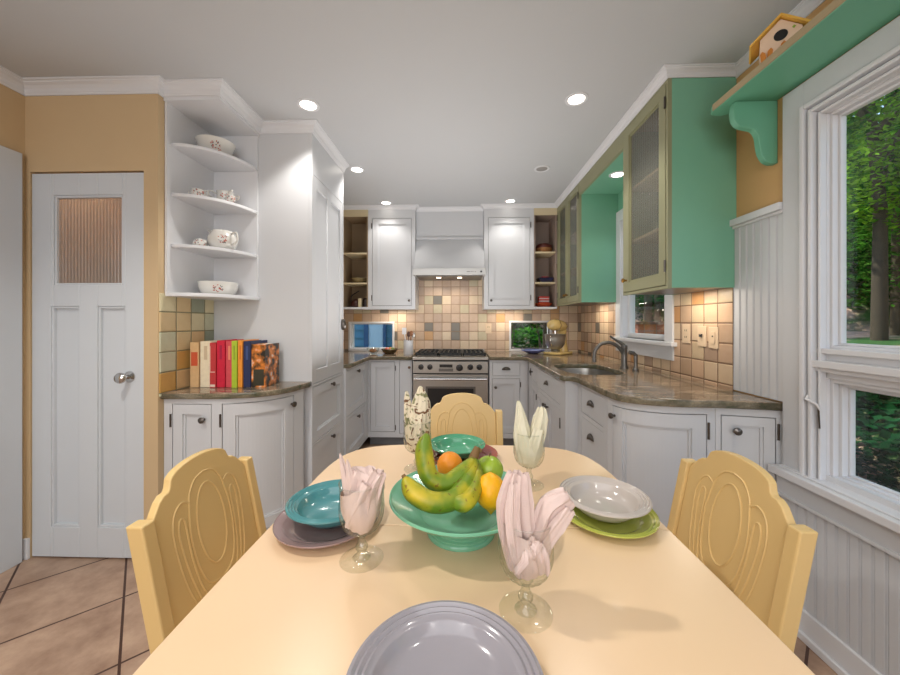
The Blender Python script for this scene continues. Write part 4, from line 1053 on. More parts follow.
# C: far right goblet - ivory
x,y = .218,1.115; mb = MB()
wad(mb,(x,y),zz(.062),zz(.160),.022,.042,3,lambda a: .010*cos(a+3))
lobe(mb,P_(x,y,(-.010,-.01,.08),(-.022,-.014,.16),(-.028,-.014,.215),(-.036,-.014,.268)),[.026,.028,.018,.004],[.018,.018,.010,.003],(1,.2,0),4,.16)
lobe(mb,P_(x,y,(.010,-.006,.09),(.026,-.010,.17),(.034,-.012,.215),(.038,-.014,.248)),[.018,.024,.022,.010],[.016,.018,.014,.006],(1,.1,.1),6,.2,2)
lobe(mb,P_(x,y,(.006,-.024,.09),(.012,-.034,.14),(.024,-.030,.186)),[.014,.018,.018],[.008,.010,.008],(1,.1,-.3),4,.16,1)
napkin(mb,IVORY,'ivory linen napkin with one tall point, in the far right goblet')
# D: far left goblet - leaf print
x,y = -.150,1.225; mb = MB()
wad(mb,(x,y),zz(.062),zz(.160),.022,.042,4,lambda a: .010*cos(a+1))
lobe(mb,P_(x,y,(.004,-.01,.08),(.008,-.014,.17),(.014,-.014,.24),(.012,-.014,.292)),[.030,.038,.030,.003],[.018,.018,.012,.002],(1,.1,0),5,.12)
lobe(mb,P_(x,y,(-.018,-.01,.10),(-.030,-.014,.18),(-.034,-.014,.24),(-.036,-.014,.275)),[.012,.014,.012,.004],[.010,.010,.008,.003],(1,-.2,0),3,.14)
lobe(mb,P_(x,y,(.0,-.03,.10),(.004,-.036,.15),(.010,-.03,.20)),[.014,.02,.014],[.008,.010,.006],(1,0,.3),4,.2,2)
napkin(mb,PRINT,'cream napkin printed with brown leaves, in the goblet behind the bananas')
# forks / flatware? none shown

# ================================================================ COOKBOOKS
bz = .8856
books = [ # x0, x1, height, depth, colour, band colour, label
 (-1.462,-1.408,.245,.17,(206,170,124),(196,84,52),'tan cookbook with an orange-red block on its spine, leftmost of the row'),
 (-1.403,-1.335,.250,.18,(226,214,186),(200,180,150),'thick cream cookbook beside the tan one'),
 (-1.332,-1.295,.243,.17,(188,52,56),(228,206,190),'slim red cookbook with a white foot, right of the cream one'),
 (-1.292,-1.243,.255,.18,(200,26,58),(160,20,60),'crimson cookbook with speckled spine, the brightest red one'),
 (-1.240,-1.197,.250,.175,(206,74,84),(226,140,110),'rose pink cookbook left of the lime green one'),
 (-1.194,-1.162,.253,.17,(166,190,50),(140,160,40),'lime green cookbook, the only green one in the row'),
 (-1.159,-1.132,.255,.17,(230,144,48),(206,110,36),'slim orange cookbook between lime green and navy'),
 (-1.129,-1.084,.25,.18,(32,44,84),(60,80,130),'navy blue cookbook left of the wide food-photo one'),
]
PAGES = paint('book pages', (232,224,204), .8)
bk = lambda x: -1.572+(x+1.462)*.936
for i,(x0,x1,h,dp,c1,c2,lb) in enumerate(books):
    x0, x1, h = bk(x0), bk(x1), h*1.07
    c1m = paint('book cover %d'%i, c1, .45, var=.18, scale=40); y0 = 1.995 + .008*math.sin(i*2.1)
    t = thing('cookbook', lb, 'book', ((x0+x1)/2,y0,bz), group='cookbooks on the small stone counter')
    mb = MB(); th=.003; mb.box(x0,x1,y0,y0+th,bz,bz+h); mb.box(x0,x0+th,y0+th,y0+dp,bz,bz+h); mb.box(x1-th,x1,y0+th,y0+dp,bz,bz+h); mb.build('cover', c1m, t, bevel=.001)
    mb = MB(); mb.box(x0+th,x1-th,y0+th,y0+dp-.004,bz+.003,bz+h-.004); mb.build('pages', PAGES, t)
    mb = MB(); w_ = x1-x0; e = .0006
    if i == 0: mb.box(x0+.006,x1-.006,y0-e,y0,bz+.125,bz+.205)
    elif i == 2: mb.box(x0+.003,x1-.003,y0-e,y0,bz+.005,bz+.018); mb.box(x0+.002,x0+.004,y0-e,y0,bz+.09,bz+.24); mb.box(x0+.003,x1-.003,y0-e,y0,bz+.088,bz+.092)
    else:
        mb.box(x0+w_*.35,x1-w_*.35,y0-e,y0,bz+h*.60,bz+h*.9)
    mb.build('spine_print', paint('book print %d'%i, c2, .5), t)
def photomat():
    t = NT('food photo cover'); tc = t.new('ShaderNodeTexCoord'); n1 = t.new('ShaderNodeTexNoise', i_Scale=22.0, i_Detail=2.0); t.link(tc.outputs['Object'], n1.inputs['Vector'])
    rp = t.new('ShaderNodeValToRGB'); e = rp.color_ramp.elements; e[0].position=.42; e[0].color=lin((34,34,30)); e[1].position=.6; e[1].color=lin((222,132,52)); x=e.new(.7); x.color=lin((214,206,196))
    t.link(n1.outputs[0], rp.inputs[0]); t.link(rp.outputs[0], t.b.inputs['Base Color']); t.b.inputs['Roughness'].default_value=.3; return t.m
t = thing('cookbook', 'wide dark cookbook with an orange food photograph on its cover, rightmost of the row', 'book', (-1.17,2.02,bz), rot=(0,0,0), group='cookbooks on the small stone counter')
mb = MB(); x0,x1,y0=bk(-1.080),bk(-.995),2.005; mb.box(x0,x1,y0,y0+.003,bz,bz+.25); mb.box(x0,x0+.003,y0+.003,y0+.16,bz,bz+.25); mb.box(x1-.003,x1,y0+.003,y0+.16,bz,bz+.25); mb.build('cover', photomat(), t)
mb = MB(); mb.box(x0+.003,x1-.003,y0+.003,y0+.156,bz+.003,bz+.246); mb.build('pages', PAGES, t)
mb = MB(); mb.box(x0+.012,x1-.006,y0-.0006,y0,bz+.01,bz+.105); mb.build('spine_print', paint('dark label', (52,50,36), .5, var=.3, scale=60), t)

# ================================================================ DISHES ON THE CORNER SHELVES
CHINA = paint('cream china', (214,212,206), .18, coat=.5, var=.01)
def deco(par, pts_fn, seed, n=14):
    """small red and grey leaf sprig lying on the china"""
    rd = random.Random(seed)
    for nm, m, a, b in (('red_sprig', DECR, 0, n), ('grey_sprig', DECG, n, n+n//2)):
        mb = MB()
        for i in range(a, b):
            u = (rd.random()-.5); v = (rd.random()-.5)*(1-abs(u)); ang = rd.random()*pi; L_, W_ = .0125, .0055
            q = [pts_fn(u*.055+L_*cos(ang)*p_-W_*sin(ang)*q_, v*.055+L_*sin(ang)*p_+W_*cos(ang)*q_) for p_,q_ in ((-.5,0),(0,.5),(.5,0),(0,-.5))]
            mb.add(q, [(0,1,2,3)])
        mb.build(nm, m, par)
DECR = paint('red sprig', (176,74,50), .4); DECG = paint('grey sprig', (84,84,84), .4)
def surf(cx, cy, cz, rfn, face):
    """project (u,v) onto a lathe body: face = angle pointing outwards"""
    def f(u, v):
        z = cz+v; r = rfn(z)+.0008; a = face + u/max(r,.01); return (cx+r*cos(a), cy+r*sin(a), z)
    return f
def interp(prof):
    def f(z):
        for (r0,z0),(r1,z1) in zip(prof, prof[1:]):
            if z0 <= z <= z1: return r0+(r1-r0)*(z-z0)/(z1-z0+1e-9)
        return prof[-1][0] if z > prof[-1][1] else prof[0][0]
    return f
FA = -pi/2+.62
def chinaware(name, label, x, y, z, outer, cat, seed, face=FA, dz=0, du=0):
    outer = [(r, z+.0006+zz_) for r, zz_ in outer]; th = .003
    prof = [(0.0001,outer[0][1])] + outer + [(outer[-1][0]-th, outer[-1][1])] + [(max(.001,r-th), zz_+th) for r, zz_ in outer[::-1][1:]] + [(0.0001,outer[0][1]+th)]
    mb = MB(); mb.lathe(prof, 48, Matrix.Translation((x,y,0))); o = mb.build(name, CHINA, None, smooth=True); tag(o, label, cat)
    zc = (outer[0][1]+outer[-1][1])/2+dz; deco(o, surf(x,y,zc,interp(outer),face+du), seed); return o
def handle(par, pts, r=.0045, name='handle'):
    mb = MB(); mb.tube(catmull(pts, 6), r, 10); mb.build(name, CHINA, par, smooth=True)
xx, yy = -1.44, 2.085
chinaware('serving_bowl','large cream china bowl with red sprig, alone on the top corner shelf', -1.475,2.075,2.25,[(.05,0),(.062,.012),(.082,.04),(.094,.07),(.102,.09),(.104,.094)],'bowl',1)
z = 1.975
o = chinaware('sugar_bowl','cream china two-handled sugar bowl, leftmost on the second corner shelf', -1.515,1.985,z,[(.022,0),(.03,.01),(.038,.025),(.036,.04),(.033,.052),(.034,.055)],'sugar bowl',2)
for s_ in (-1,1): handle(o, [(-1.515+s_*.033,1.985,z+.045),(-1.515+s_*.055,1.985,z+.05),(-1.515+s_*.055,1.985,z+.025),(-1.515+s_*.036,1.985,z+.018)], .0035)
o = chinaware('china_cup','cream china cup with a wide spout behind the sugar bowl on the second corner shelf', -1.435,2.10,z,[(.028,0),(.042,.02),(.045,.045),(.042,.07),(.047,.082)],'cup',3)
handle(o, [(-1.475,2.08,z+.07),(-1.51,2.07,z+.085),(-1.515,2.07,z+.06),(-1.475,2.085,z+.03)], .004)
mb = MB(); mb.tube([(-1.405,2.09,z+.072),(-1.375,2.075,z+.086)], [.016,.006], 10); mb.build('spout', CHINA, o, smooth=True)
o = chinaware('creamer','small cream china creamer, rightmost on the second corner shelf', -1.372,2.055,z,[(.018,0),(.025,.01),(.028,.025),(.024,.036),(.026,.043)],'creamer',4)
handle(o, [(-1.334,2.045,z+.036),(-1.316,2.045,z+.04),(-1.318,2.045,z+.02),(-1.335,2.045,z+.016)], .003)
z = 1.695
o = chinaware('china_shaker','small round cream china pot with dark spots, left on the third corner shelf', -1.515,2.0,z,[(.02,0),(.032,.012),(.036,.03),(.028,.048),(.012,.056)],'pot',5)
mb = MB(); mb.ball((-1.485,1.995,z+.036),.012,8); mb.build('spout', CHINA, o, smooth=True)
o = chinaware('china_jug','round-bellied cream china jug with pointed spout and red sprig on the third corner shelf', -1.43,2.07,z,[(.045,0),(.064,.014),(.078,.045),(.077,.073),(.063,.10),(.052,.116)],'jug',6)
handle(o, [(-1.365,2.05,z+.095),(-1.322,2.03,z+.098),(-1.315,2.03,z+.05),(-1.36,2.045,z+.028)], .0055)
mb = MB(); mb.add([(-1.478,2.04,z+.115),(-1.478,2.10,z+.115),(-1.525,2.065,z+.128),(-1.485,2.07,z+.07)], [(0,2,1),(0,3,2),(1,2,3),(0,1,3)]); mb.build('spout', CHINA, o, bevel=.002)
z = 1.425
chinaware('serving_bowl','low cream china bowl with red sprig on the bottom corner shelf', -1.46,2.075,z,[(.066,0),(.088,.012),(.100,.042),(.103,.074),(.104,.078)],'bowl',7)

# ================================================================ COUNTER THINGS
t = thing('utensil_crock', 'white crock of cooking utensils left of the range', 'crock', (-.55,3.72,.92))
mb = MB(); mb.lathe([(0.0001,.9206),(.05,.9206),(.052,.925),(.05,1.06),(.053,1.07),(.047,1.07),(.046,.93),(0.0001,.928)], 28, Matrix.Translation((-.55,3.72,0))); mb.build('jar', WHITE, t, smooth=True)
WOODU = paint('wooden spoon', (130,84,52), .6); 
for (nm,mt,dx,dy,h,s_) in (('wooden spoon with an oval head standing in the crock',WOODU,.025,-.01,.21,'ball'),('white spatula with a broad blade standing in the crock',WHITE,-.035,0,.22,'flat'),('dark wooden spoon with a slim head at the back of the crock',paint('dark utensil wood', (70,38,26), .5),0.0,.02,.20,'ball'),('steel whisk like ladle at the right of the crock',STEEL,.04,.015,.19,'ball')):
    u = MB(); b = Vector((-.55+dx*.3,3.72+dy*.3,.935)); e = Vector((-.55+dx*1.3,3.72+dy,.935+h)); u.tube([b,e], .005, 8)
    o = u.build('cooking_utensil', mt, None, smooth=True); tag(o, nm, 'utensil')
    u = MB()
    if s_ == 'ball': u.ball(e, .02, 8, (1,.35,1.5))
    else: u.box(e.x-.022,e.x+.022,e.y-.004,e.y+.004,e.z-.02,e.z+.05)
    u.build('head', mt, o, smooth=(s_=='ball'))
GLB = thin_glass('clear bowl glass', refl=.8, base=.08)
o = MB().lathe([(0.0001,.9206),(.035,.9206),(.05,.935),(.066,.97),(.072,.985),(.069,.985),(.06,.965),(.045,.935),(0.0001,.926)], 30, Matrix.Translation((-.95,3.80,0))).build('glass_bowl', GLB, None, smooth=True); tag(o,'clear glass bowl on the left counter under the small window','bowl')
NUT = paint('brown nuts', (146,96,60), .6, var=.4, scale=60)
tag(MB().ball((-.95,3.80,.955),.04,10,(1,1,.6)).build('bread_roll', NUT, None, smooth=True), 'brown roll sitting in the clear glass bowl', 'bread')
o = MB().lathe([(0.0001,.9206),(.05,.9206),(.07,.935),(.088,.965),(.092,.97),(.088,.972),(.068,.945),(0.0001,.93)], 30, Matrix.Translation((-.775,3.83,0))).build('shallow_bowl', paint('olive brown glaze', (90,74,48), .25), None, smooth=True); tag(o,'shallow olive brown bowl of fruit beside the utensil crock','bowl')
for i,(dx,dy,c,l) in enumerate(((-.03,0,(176,60,40),'small red tomato at the left in the olive bowl'),(.032,.01,(120,134,60),'small green lime at the right in the olive bowl'),(0,.035,(196,120,60),'small orange fruit at the back of the olive bowl'))):
    tag(MB().ball((-.775+dx,3.83+dy,.962),.025,10).build('small_fruit', paint('small fruit %d'%i,c,.4), None, smooth=True), l, 'fruit')
# stand mixer
MIX = paint('butter yellow enamel', (200,174,112), .25, coat=.5)
mx, my = 1.05, 3.80
t = thing('stand_mixer', 'butter yellow stand mixer with steel bowl in the far right corner of the counter', 'mixer', (mx,my,.92))
mb = MB(); mb.prism([(mx-.13+.0,my-.10),(mx+.16,my-.10),(mx+.18,my),(mx+.16,my+.10),(mx-.13,my+.10),(mx-.16,my)], .9206, .948); mb.build('base', MIX, t, bevel=.01)
mb = MB(); mb.tube([(mx+.13,my,.94),(mx+.125,my,1.03),(mx+.115,my,1.12),(mx+.10,my,1.18)], [.055,.042,.040,.050], 18); mb.build('column', MIX, t, smooth=True)
mb = MB(); mb.tube([(mx-.155,my,1.235),(mx-.14,my,1.235),(mx-.09,my,1.235),(mx,my,1.232),(mx+.09,my,1.222),(mx+.15,my,1.215),(mx+.165,my,1.213)], [.028,.05,.06,.062,.058,.045,.02], 22); hd = mb.build('motor_head', MIX, t, smooth=True)
mb = MB(); mb.tube([(mx-.152,my,1.22),(mx+.155,my,1.205)], .053, 20, sect=lambda w: 1.0); mb2 = MB(); mb2.lathe([(.061,-.006),(.0635,0),(.061,.006)], 28, Matrix.Translation((mx-.04,my,1.234)) @ Matrix.Rotation(pi/2,4,'Y')); mb2.build('trim_band', CHROME, hd, smooth=True)
mb = MB(); mb.lathe([(0.0001,.949),(.045,.949),(.05,.96),(.04,.968),(.07,.99),(.098,1.03),(.107,1.09),(.108,1.135),(.111,1.138),(.104,1.136),(.10,1.06),(0.0001,.98)], 36, Matrix.Translation((mx-.055,my,0))); bw = mb.build('bowl', STEEL, t, smooth=True)
mb = MB(); mb.tube(catmull([(mx-.158,my-.02,1.12),(mx-.205,my-.03,1.115),(mx-.215,my-.03,1.06),(mx-.165,my-.02,1.025)], 6), .007, 8); mb.build('bowl_handle', CHROME, bw, smooth=True)
mb = MB(); mb.tube([(mx-.055,my,1.19),(mx-.055,my,1.09)], .01, 8); mb.build('beater_shaft', CHROME, t); t.rotation_euler = (0,0,radians(48))
o = MB().lathe([(0.0001,.9206),(.05,.9206),(.09,.94),(.13,.957),(.133,.96),(.128,.962),(.085,.944),(0.0001,.932)], 40, Matrix.Translation((.80,3.86,0))).build('shallow_dish', paint('periwinkle glaze', (112,118,176), .2, coat=.4), None, smooth=True); tag(o,'shallow periwinkle blue dish beside the stand mixer','dish')

# wall switches and outlets
IVP = paint('ivory plastic', (214,190,160), .4)
def switch(y, z, label, kind):
    t = thing('wall_plate', label, 'switch', (XR-.008,y,z)); x = XR-.0085
    mb = MB(); mb.box(x-.005,x,y-.036,y+.036,z-.058,z+.058); p = mb.build('cover_plate', IVP, t, bevel=.002)
    if kind == 'toggle': mb = MB(); mb.box(x-.018,x-.0055,y-.005,y+.005,z-.004,z+.012); mb.build('toggle', GAP, p)
    elif kind == 'rocker': mb = MB(); mb.box(x-.008,x-.0055,y-.016,y+.016,z-.033,z+.033); mb.build('rocker', IVP, p, bevel=.001); mb = MB(); mb.box(x-.0095,x-.0082,y-.004,y+.004,z+.004,z+.012); mb.build('indicator', GAP, p)
    else:
        mb = MB()
        for dz in (-.02,.02): mb.box(x-.0065,x-.0055,y-.009,y-.006,z+dz-.006,z+dz+.006); mb.box(x-.0065,x-.0055,y+.006,y+.009,z+dz-.006,z+dz+.006)
        mb.build('socket_slots', GAP, p)
switch(2.175,1.195,'ivory outlet plate closest to the sink window','outlet')
switch(2.035,1.185,'ivory toggle switch plate, middle one on the right splashback','toggle')
switch(1.945,1.18,'ivory rocker switch plate closest to the beadboard','rocker')
t = thing('outlet_plate', 'ivory outlet plate on the tiles right of the range', 'outlet', (.335,YB-.008,1.19))
mb = MB(); mb.box(.30,.37,YB-.014,YB-.0085,1.13,1.25); p = mb.build('cover_plate', IVP, t, bevel=.002)
mb = MB(); mb.box(.325,.329,YB-.015,YB-.0142,1.2,1.215); mb.box(.341,.345,YB-.015,YB-.0142,1.2,1.215); mb.build('socket_slots', GAP, p)

# things on the open shelves by the back wall
o = MB().lathe([(0.0001,2.0306),(.07,2.0306),(.085,2.05),(.092,2.085),(.088,2.085),(.08,2.05),(0.0001,2.036)], 28, Matrix.Translation((.938,3.95,0))).build('wicker_basket', paint('honey wicker', (150,104,60), .7, var=.3, scale=60), None, smooth=True); tag(o,'round honey brown basket on the upper shelf by the green cupboard','basket')
tag(MB().lathe([(0.0001,2.088),(.088,2.087),(.090,2.10),(.084,2.12),(.06,2.135),(0.0001,2.137)], 28, Matrix.Translation((.938,3.95,0))).build('basket_lid', paint('dark red brown wicker', (84,34,24), .5, var=.4, scale=50), None, smooth=True),'dark red-brown lid resting on the honey brown basket','lid')
o = MB().ext([(-.055,0),(.055,0),(.085,.055),(-.085,.055)], lambda a,b,k: (.95+a, 3.88+.14*k, 1.7006+b)).build('square_dish', paint('indigo glaze', (36,34,66), .2), None, bevel=.004); tag(o,'dark indigo square dish on the middle shelf by the green cupboard','dish')
tag(MB().box(.905,.98,3.90,3.99,1.757,1.772).build('folded_cloth', paint('red cloth', (150,60,62), .8, var=.3, scale=40), None, bevel=.004),'red patterned cloth lying on the indigo dish','cloth')
o = MB().lathe([(0.0001,1.4306),(.06,1.4306),(.09,1.45),(.104,1.475),(.1,1.475),(.085,1.452),(0.0001,1.436)], 28, Matrix.Translation((.925,3.94,0))).build('shallow_bowl', paint('orange glaze', (170,66,34), .25), None, smooth=True); tag(o,'orange bowl on the bottom open shelf by the green cupboard','bowl')
tb = thing('tin_box', 'red and white striped tin standing in the orange bowl', 'tin', (.955,3.93,1.44)); mb = MB(); mb.box(.875,.985,3.895,3.97,1.453,1.55); bd = mb.build('tin_body', paint('tin red', (190,62,48), .4), tb, bevel=.003)
mb = MB(); mb.box(.874,.986,3.893,3.8945,1.49,1.502); mb.box(.874,.986,3.893,3.8945,1.52,1.528); mb.build('white_stripe', WHITE, bd)
o = MB().lathe([(0.0001,1.7006),(.04,1.7006),(.07,1.72),(.095,1.76),(.09,1.76),(.065,1.724),(0.0001,1.706)], 28, Matrix.Translation((-1.14,3.95,0))).build('glass_bowl', paint('amber bowl glass', (150,134,98), .15), None, smooth=True); tag(o,'amber tinted bowl on the middle tan corner shelf','bowl')
POT = paint('dark red enamel', (60,22,20), .3)
t = thing('kettle', 'dark kettle with an arched handle on the bottom tan corner shelf', 'kettle', (-1.15,3.95,1.43))
mb = MB(); mb.lathe([(0.0001,1.4306),(.055,1.4306),(.066,1.45),(.06,1.49),(.035,1.52),(0.0001,1.527)], 24, Matrix.Translation((-1.18,3.95,0))); mb.build('body', POT, t, smooth=True)
mb = MB(); mb.tube(catmull([(-1.240,3.95,1.50),(-1.235,3.95,1.56),(-1.18,3.95,1.60),(-1.145,3.95,1.62)], 6), .006, 8); mb.build('handle', BLACK, t, smooth=True)
tag(MB().box(-1.135,-1.10,3.87,3.91,1.4306,1.53).build('spice_carton', paint('cream card', (210,196,160), .6), None, bevel=.002),'small cream carton standing in front of the dark pots','carton')
tag(MB().lathe([(0.0001,1.4306),(.038,1.4306),(.045,1.46),(.04,1.51),(.02,1.54),(0.0001,1.545)], 20, Matrix.Translation((-1.075,3.96,0))).build('dark_jar', paint('dark brown glaze', (44,30,26), .3), None, smooth=True),'dark brown jar at the right of the bottom tan corner shelf','jar')

# ================================================================ PLANT SHELF OVER THE WINDOW
t = thing('display_shelf', 'long green shelf above the big window with scrolled bracket', 'shelf', (1.28,0.4,2.235))
poly = [(1.389,1.60),(1.225,1.685),(1.175,1.675),(1.165,1.645),(1.165,-.80),(1.389,-.80)]
curve_slab('shelf_board', [poly], 2.235, 2.267, GRNS, t, .003)
mb = MB(); mb.box(1.161,1.1645,-.80,1.645,2.2365,2.2655); mb.build('front_edge', SAGEEDGE, t)
for y in (1.57,-.70):
    prof = [(1.389,2.2495),(1.215,2.2495),(1.208,2.22),(1.212,2.18),(1.232,2.153),(1.262,2.142),(1.29,2.135),(1.308,2.11),(1.314,2.07),(1.322,2.03),(1.34,1.998),(1.365,1.985),(1.389,1.985)]
    prof = catmull(prof[1:-1], 4); prof = [(a-.008*(1.389-a)/.17, b-.015) for a,b in prof]; prof = [(1.389,2.2345)] + [(a,min(b,2.2345)-(0 if b>2.2 else .01)) for a,b in prof] + [(1.389,1.96)]
    mb = MB(); mb.ext(prof, lambda a,b,k: (a, y+.028*k, b)); mb.build('scroll_bracket', GRNS, t, bevel=.003)
# birdhouse
bx, by, bz_ = 1.245, 1.40, 2.268
t = thing('birdhouse', 'little cream birdhouse with yellow roof and orange pickets on the green shelf', 'birdhouse', (bx,by,bz_), rot=(0,0,radians(-38)))
t.scale = (.95,.95,.95)
def bl(mb, nm, m, par=t, **k): return mb.build(nm, m, par, world=False, **k)
mb = MB(); mb.ext([(-.062,0),(.062,0),(.062,.10),(0,.155),(-.062,.10)], lambda a,b,k: (a, -.05+.10*k, b)); body = bl(mb,'body',paint('birdhouse cream', (232,204,176), .6),bevel=.001)
mb = MB(); th=.008
for s_ in (-1,1):
    d = Vector((s_*.09,0,-.08)); nrm = Vector((s_*.08,0,.09)).normalized()*th
    a = Vector((0,0,.158)); p = [a, a+d, a+d+nrm, a+Vector((0,0,th*1.3))]
    mb.add([(q.x,-.068,q.z) for q in p]+[(q.x,.062,q.z) for q in p], [(0,1,2,3),(7,6,5,4),(0,4,5,1),(1,5,6,2),(2,6,7,3),(3,7,4,0)])
bl(mb,'roof',paint('birdhouse yellow', (226,176,72), .5))
mb = MB(); mb.lathe([(0.0001,0),(.021,0),(.021,.0015),(0.0001,.0015)], 24, Matrix.Translation((.0,-.0505,.09)) @ Matrix.Rotation(pi/2,4,'X')); bl(mb,'entrance_hole',BLACK)
mb = MB()
for a,h,tl in ((-.05,.045,-.2),(-.034,.05,.15),(.006,.06,.1),(.026,.05,.3)):
    mb.ext([(a-.008,0),(a+.008,0),(a+.008+tl*.02,h-.01),(a+tl*.03,h),(a-.008+tl*.02,h-.01)], lambda p_,q_,k: (p_, -.060+.006*k, q_))
bl(mb,'pickets',paint('picket orange', (206,128,44), .5))
mb = MB(); 
for (a,b,c_,d_) in ((.038,.105,.012,.014),(.052,.118,.014,.01)): mb.add([(a-c_/2,-.0512,b),(a,-.0512,b+d_/2),(a+c_/2,-.0512,b),(a,-.0512,b-d_/2)],[(0,1,2,3)])
bl(mb,'painted_butterfly',paint('butterfly green', (140,170,50), .5))

# ================================================================ OUTSIDE
def gnd(x, y):
    d = max(0, x-1.9); s_ = -.25 + 1.25*min(1, max(0,(d-.6)/2.6))**1.0 + .06*sin(x*1.3+y)*min(1,d/2); 
    if y > 4.4 and x < 3: s_ = s_*0 + .2*min(1,(y-4.4)/1.0)*max(0,1)*1.0 + (max(0,x-1.9))*.3 - .1
    far = max(0, math.hypot(x-2, y-4)-11); s_ += min(9.0, far*.95) if (x > 3 or y > 6) else 0
    return s_
vs=[];fs=[];NX,NY=60,70
for i in range(NX+1):
    for j in range(NY+1):
        x=-8+ (i/NX)*28; y=-8+(j/NY)*34
        inside = (-2.6<x<1.7 and -2.9<y<4.4)
        vs.append((x,y,-.4 if (x<1.9 and y<4.5) else gnd(x,y)))
for i in range(NX):
    for j in range(NY): fs.append((i*(NY+1)+j,(i+1)*(NY+1)+j,(i+1)*(NY+1)+j+1,i*(NY+1)+j+1))
g = MB(); g.add(vs,fs)
def groundmat():
    t = NT('forest floor'); tc = t.new('ShaderNodeTexCoord'); n1 = t.new('ShaderNodeTexNoise', i_Scale=1.1, i_Detail=8.0); t.link(tc.outputs['Object'], n1.inputs['Vector'])
    rp = t.new('ShaderNodeValToRGB'); e = rp.color_ramp.elements; e[0].position=.42; e[0].color=lin((40,84,30)); e[1].position=.56; e[1].color=lin((196,160,146)); 
    t.link(n1.outputs[0], rp.inputs[0]); t.link(rp.outputs[0], t.b.inputs['Base Color']); t.b.inputs['Roughness'].default_value=.95; return t.m
gr = struct(g.build('ground', groundmat(), None, smooth=True))
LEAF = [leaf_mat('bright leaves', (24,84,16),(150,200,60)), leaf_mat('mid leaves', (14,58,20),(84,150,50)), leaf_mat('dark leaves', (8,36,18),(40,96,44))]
BARK = paint('bark', (72,62,50), .9, var=.3, scale=12)
def leaves(rd, n, c, rad, size):
    mb = MB(); vs=[]; fs=[]
    for i in range(n):
        while True:
            p = Vector((rd.uniform(-1,1),rd.uniform(-1,1),rd.uniform(-1,1)))
            if .25 < p.length < 1: break
        # clump leaves
        p = Vector((p.x*rad[0], p.y*rad[1], p.z*rad[2])) + Vector(c)
        a = Vector((rd.uniform(-1,1),rd.uniform(-1,1),rd.uniform(-.4,.4))).normalized(); b = a.cross(Vector((rd.uniform(-.5,.5),rd.uniform(-.5,.5),1))).normalized(); s_ = size*rd.uniform(.6,1.3)
        o = len(vs); vs += [p-a*s_*.6, p+b*s_*.3, p+a*s_*.6, p-b*s_*.3]; fs.append((o,o+1,o+2,o+3))
    mb.add(vs, fs); return mb
def tree(label, h, cw, seed, mat, n=3000, size=.16, loc=(0,0,0), low=.25):
    rd = random.Random(seed); t = thing('broadleaf_tree', label, 'tree', (0,0,0), group=None)
    mb = MB(); mb.tube([(0,0,-.3),(.05,.03,h*.3),(-.05,.1,h*.6),(0,.05,h*.9)], [.09,.07,.05,.02], 9)
    for k in range(6):
        a = rd.random()*6.3; z0 = h*rd.uniform(.3,.7); mb.tube([(0,0.05,z0),(cos(a)*cw*.4,sin(a)*cw*.4,z0+h*.1),(cos(a)*cw*.8,sin(a)*cw*.8,z0+h*.14)], [.06,.035,.012], 6)
    mb.build('trunk', BARK, t, smooth=True, world=False)
    leaves(rd, n, (0,0,h*(.5+low/2)), (cw,cw,h*(.5-low/2)*1.05), size).build('foliage', mat, t, world=False)
    t.location = loc; return t
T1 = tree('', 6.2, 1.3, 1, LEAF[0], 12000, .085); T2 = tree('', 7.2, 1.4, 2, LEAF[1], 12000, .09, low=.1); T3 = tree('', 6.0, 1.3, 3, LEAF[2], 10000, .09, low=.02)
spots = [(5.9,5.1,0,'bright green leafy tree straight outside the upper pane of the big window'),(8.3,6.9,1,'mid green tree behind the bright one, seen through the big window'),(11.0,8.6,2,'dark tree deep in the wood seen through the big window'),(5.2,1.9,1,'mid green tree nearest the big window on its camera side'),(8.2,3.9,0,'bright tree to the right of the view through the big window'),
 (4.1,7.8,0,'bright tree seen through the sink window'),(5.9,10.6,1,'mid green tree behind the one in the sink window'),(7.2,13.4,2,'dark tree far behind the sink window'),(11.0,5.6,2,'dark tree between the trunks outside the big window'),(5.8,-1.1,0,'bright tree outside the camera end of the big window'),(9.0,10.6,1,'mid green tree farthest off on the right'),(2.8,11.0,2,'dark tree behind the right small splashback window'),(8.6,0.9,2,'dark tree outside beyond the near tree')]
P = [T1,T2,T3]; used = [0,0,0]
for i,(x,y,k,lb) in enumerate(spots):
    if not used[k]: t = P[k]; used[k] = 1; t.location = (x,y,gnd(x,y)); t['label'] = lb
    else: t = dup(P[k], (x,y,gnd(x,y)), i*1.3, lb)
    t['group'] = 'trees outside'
# ivy covering the bank, under the big window
rd = random.Random(5); mb = MB(); vs=[]; fs=[]
for i in range(16000):
    x = rd.uniform(2.3,4.4); y = rd.uniform(-1.2,5.9); p = Vector((x,y,gnd(x,y)+rd.uniform(.0,.32)*(1-.6*max(0,(x-3.6)/.8))))
    a = Vector((rd.uniform(-1,1),rd.uniform(-1,1),rd.uniform(-.5,.5))).normalized(); b = a.cross(Vector((rd.uniform(-1,1),rd.uniform(-1,1),1))).normalized(); s_ = rd.uniform(.05,.10)
    o = len(vs); vs += [p-a*s_*.6,p+b*s_*.4,p+a*s_*.6,p-b*s_*.4]; fs.append((o,o+1,o+2,o+3))
mb.add(vs,fs); o = mb.build('ivy', leaf_mat('ivy leaves', (8,40,20),(34,92,50),.3)); tag(o,'dark green ivy covering the bank below the big window','ivy',kind='stuff')
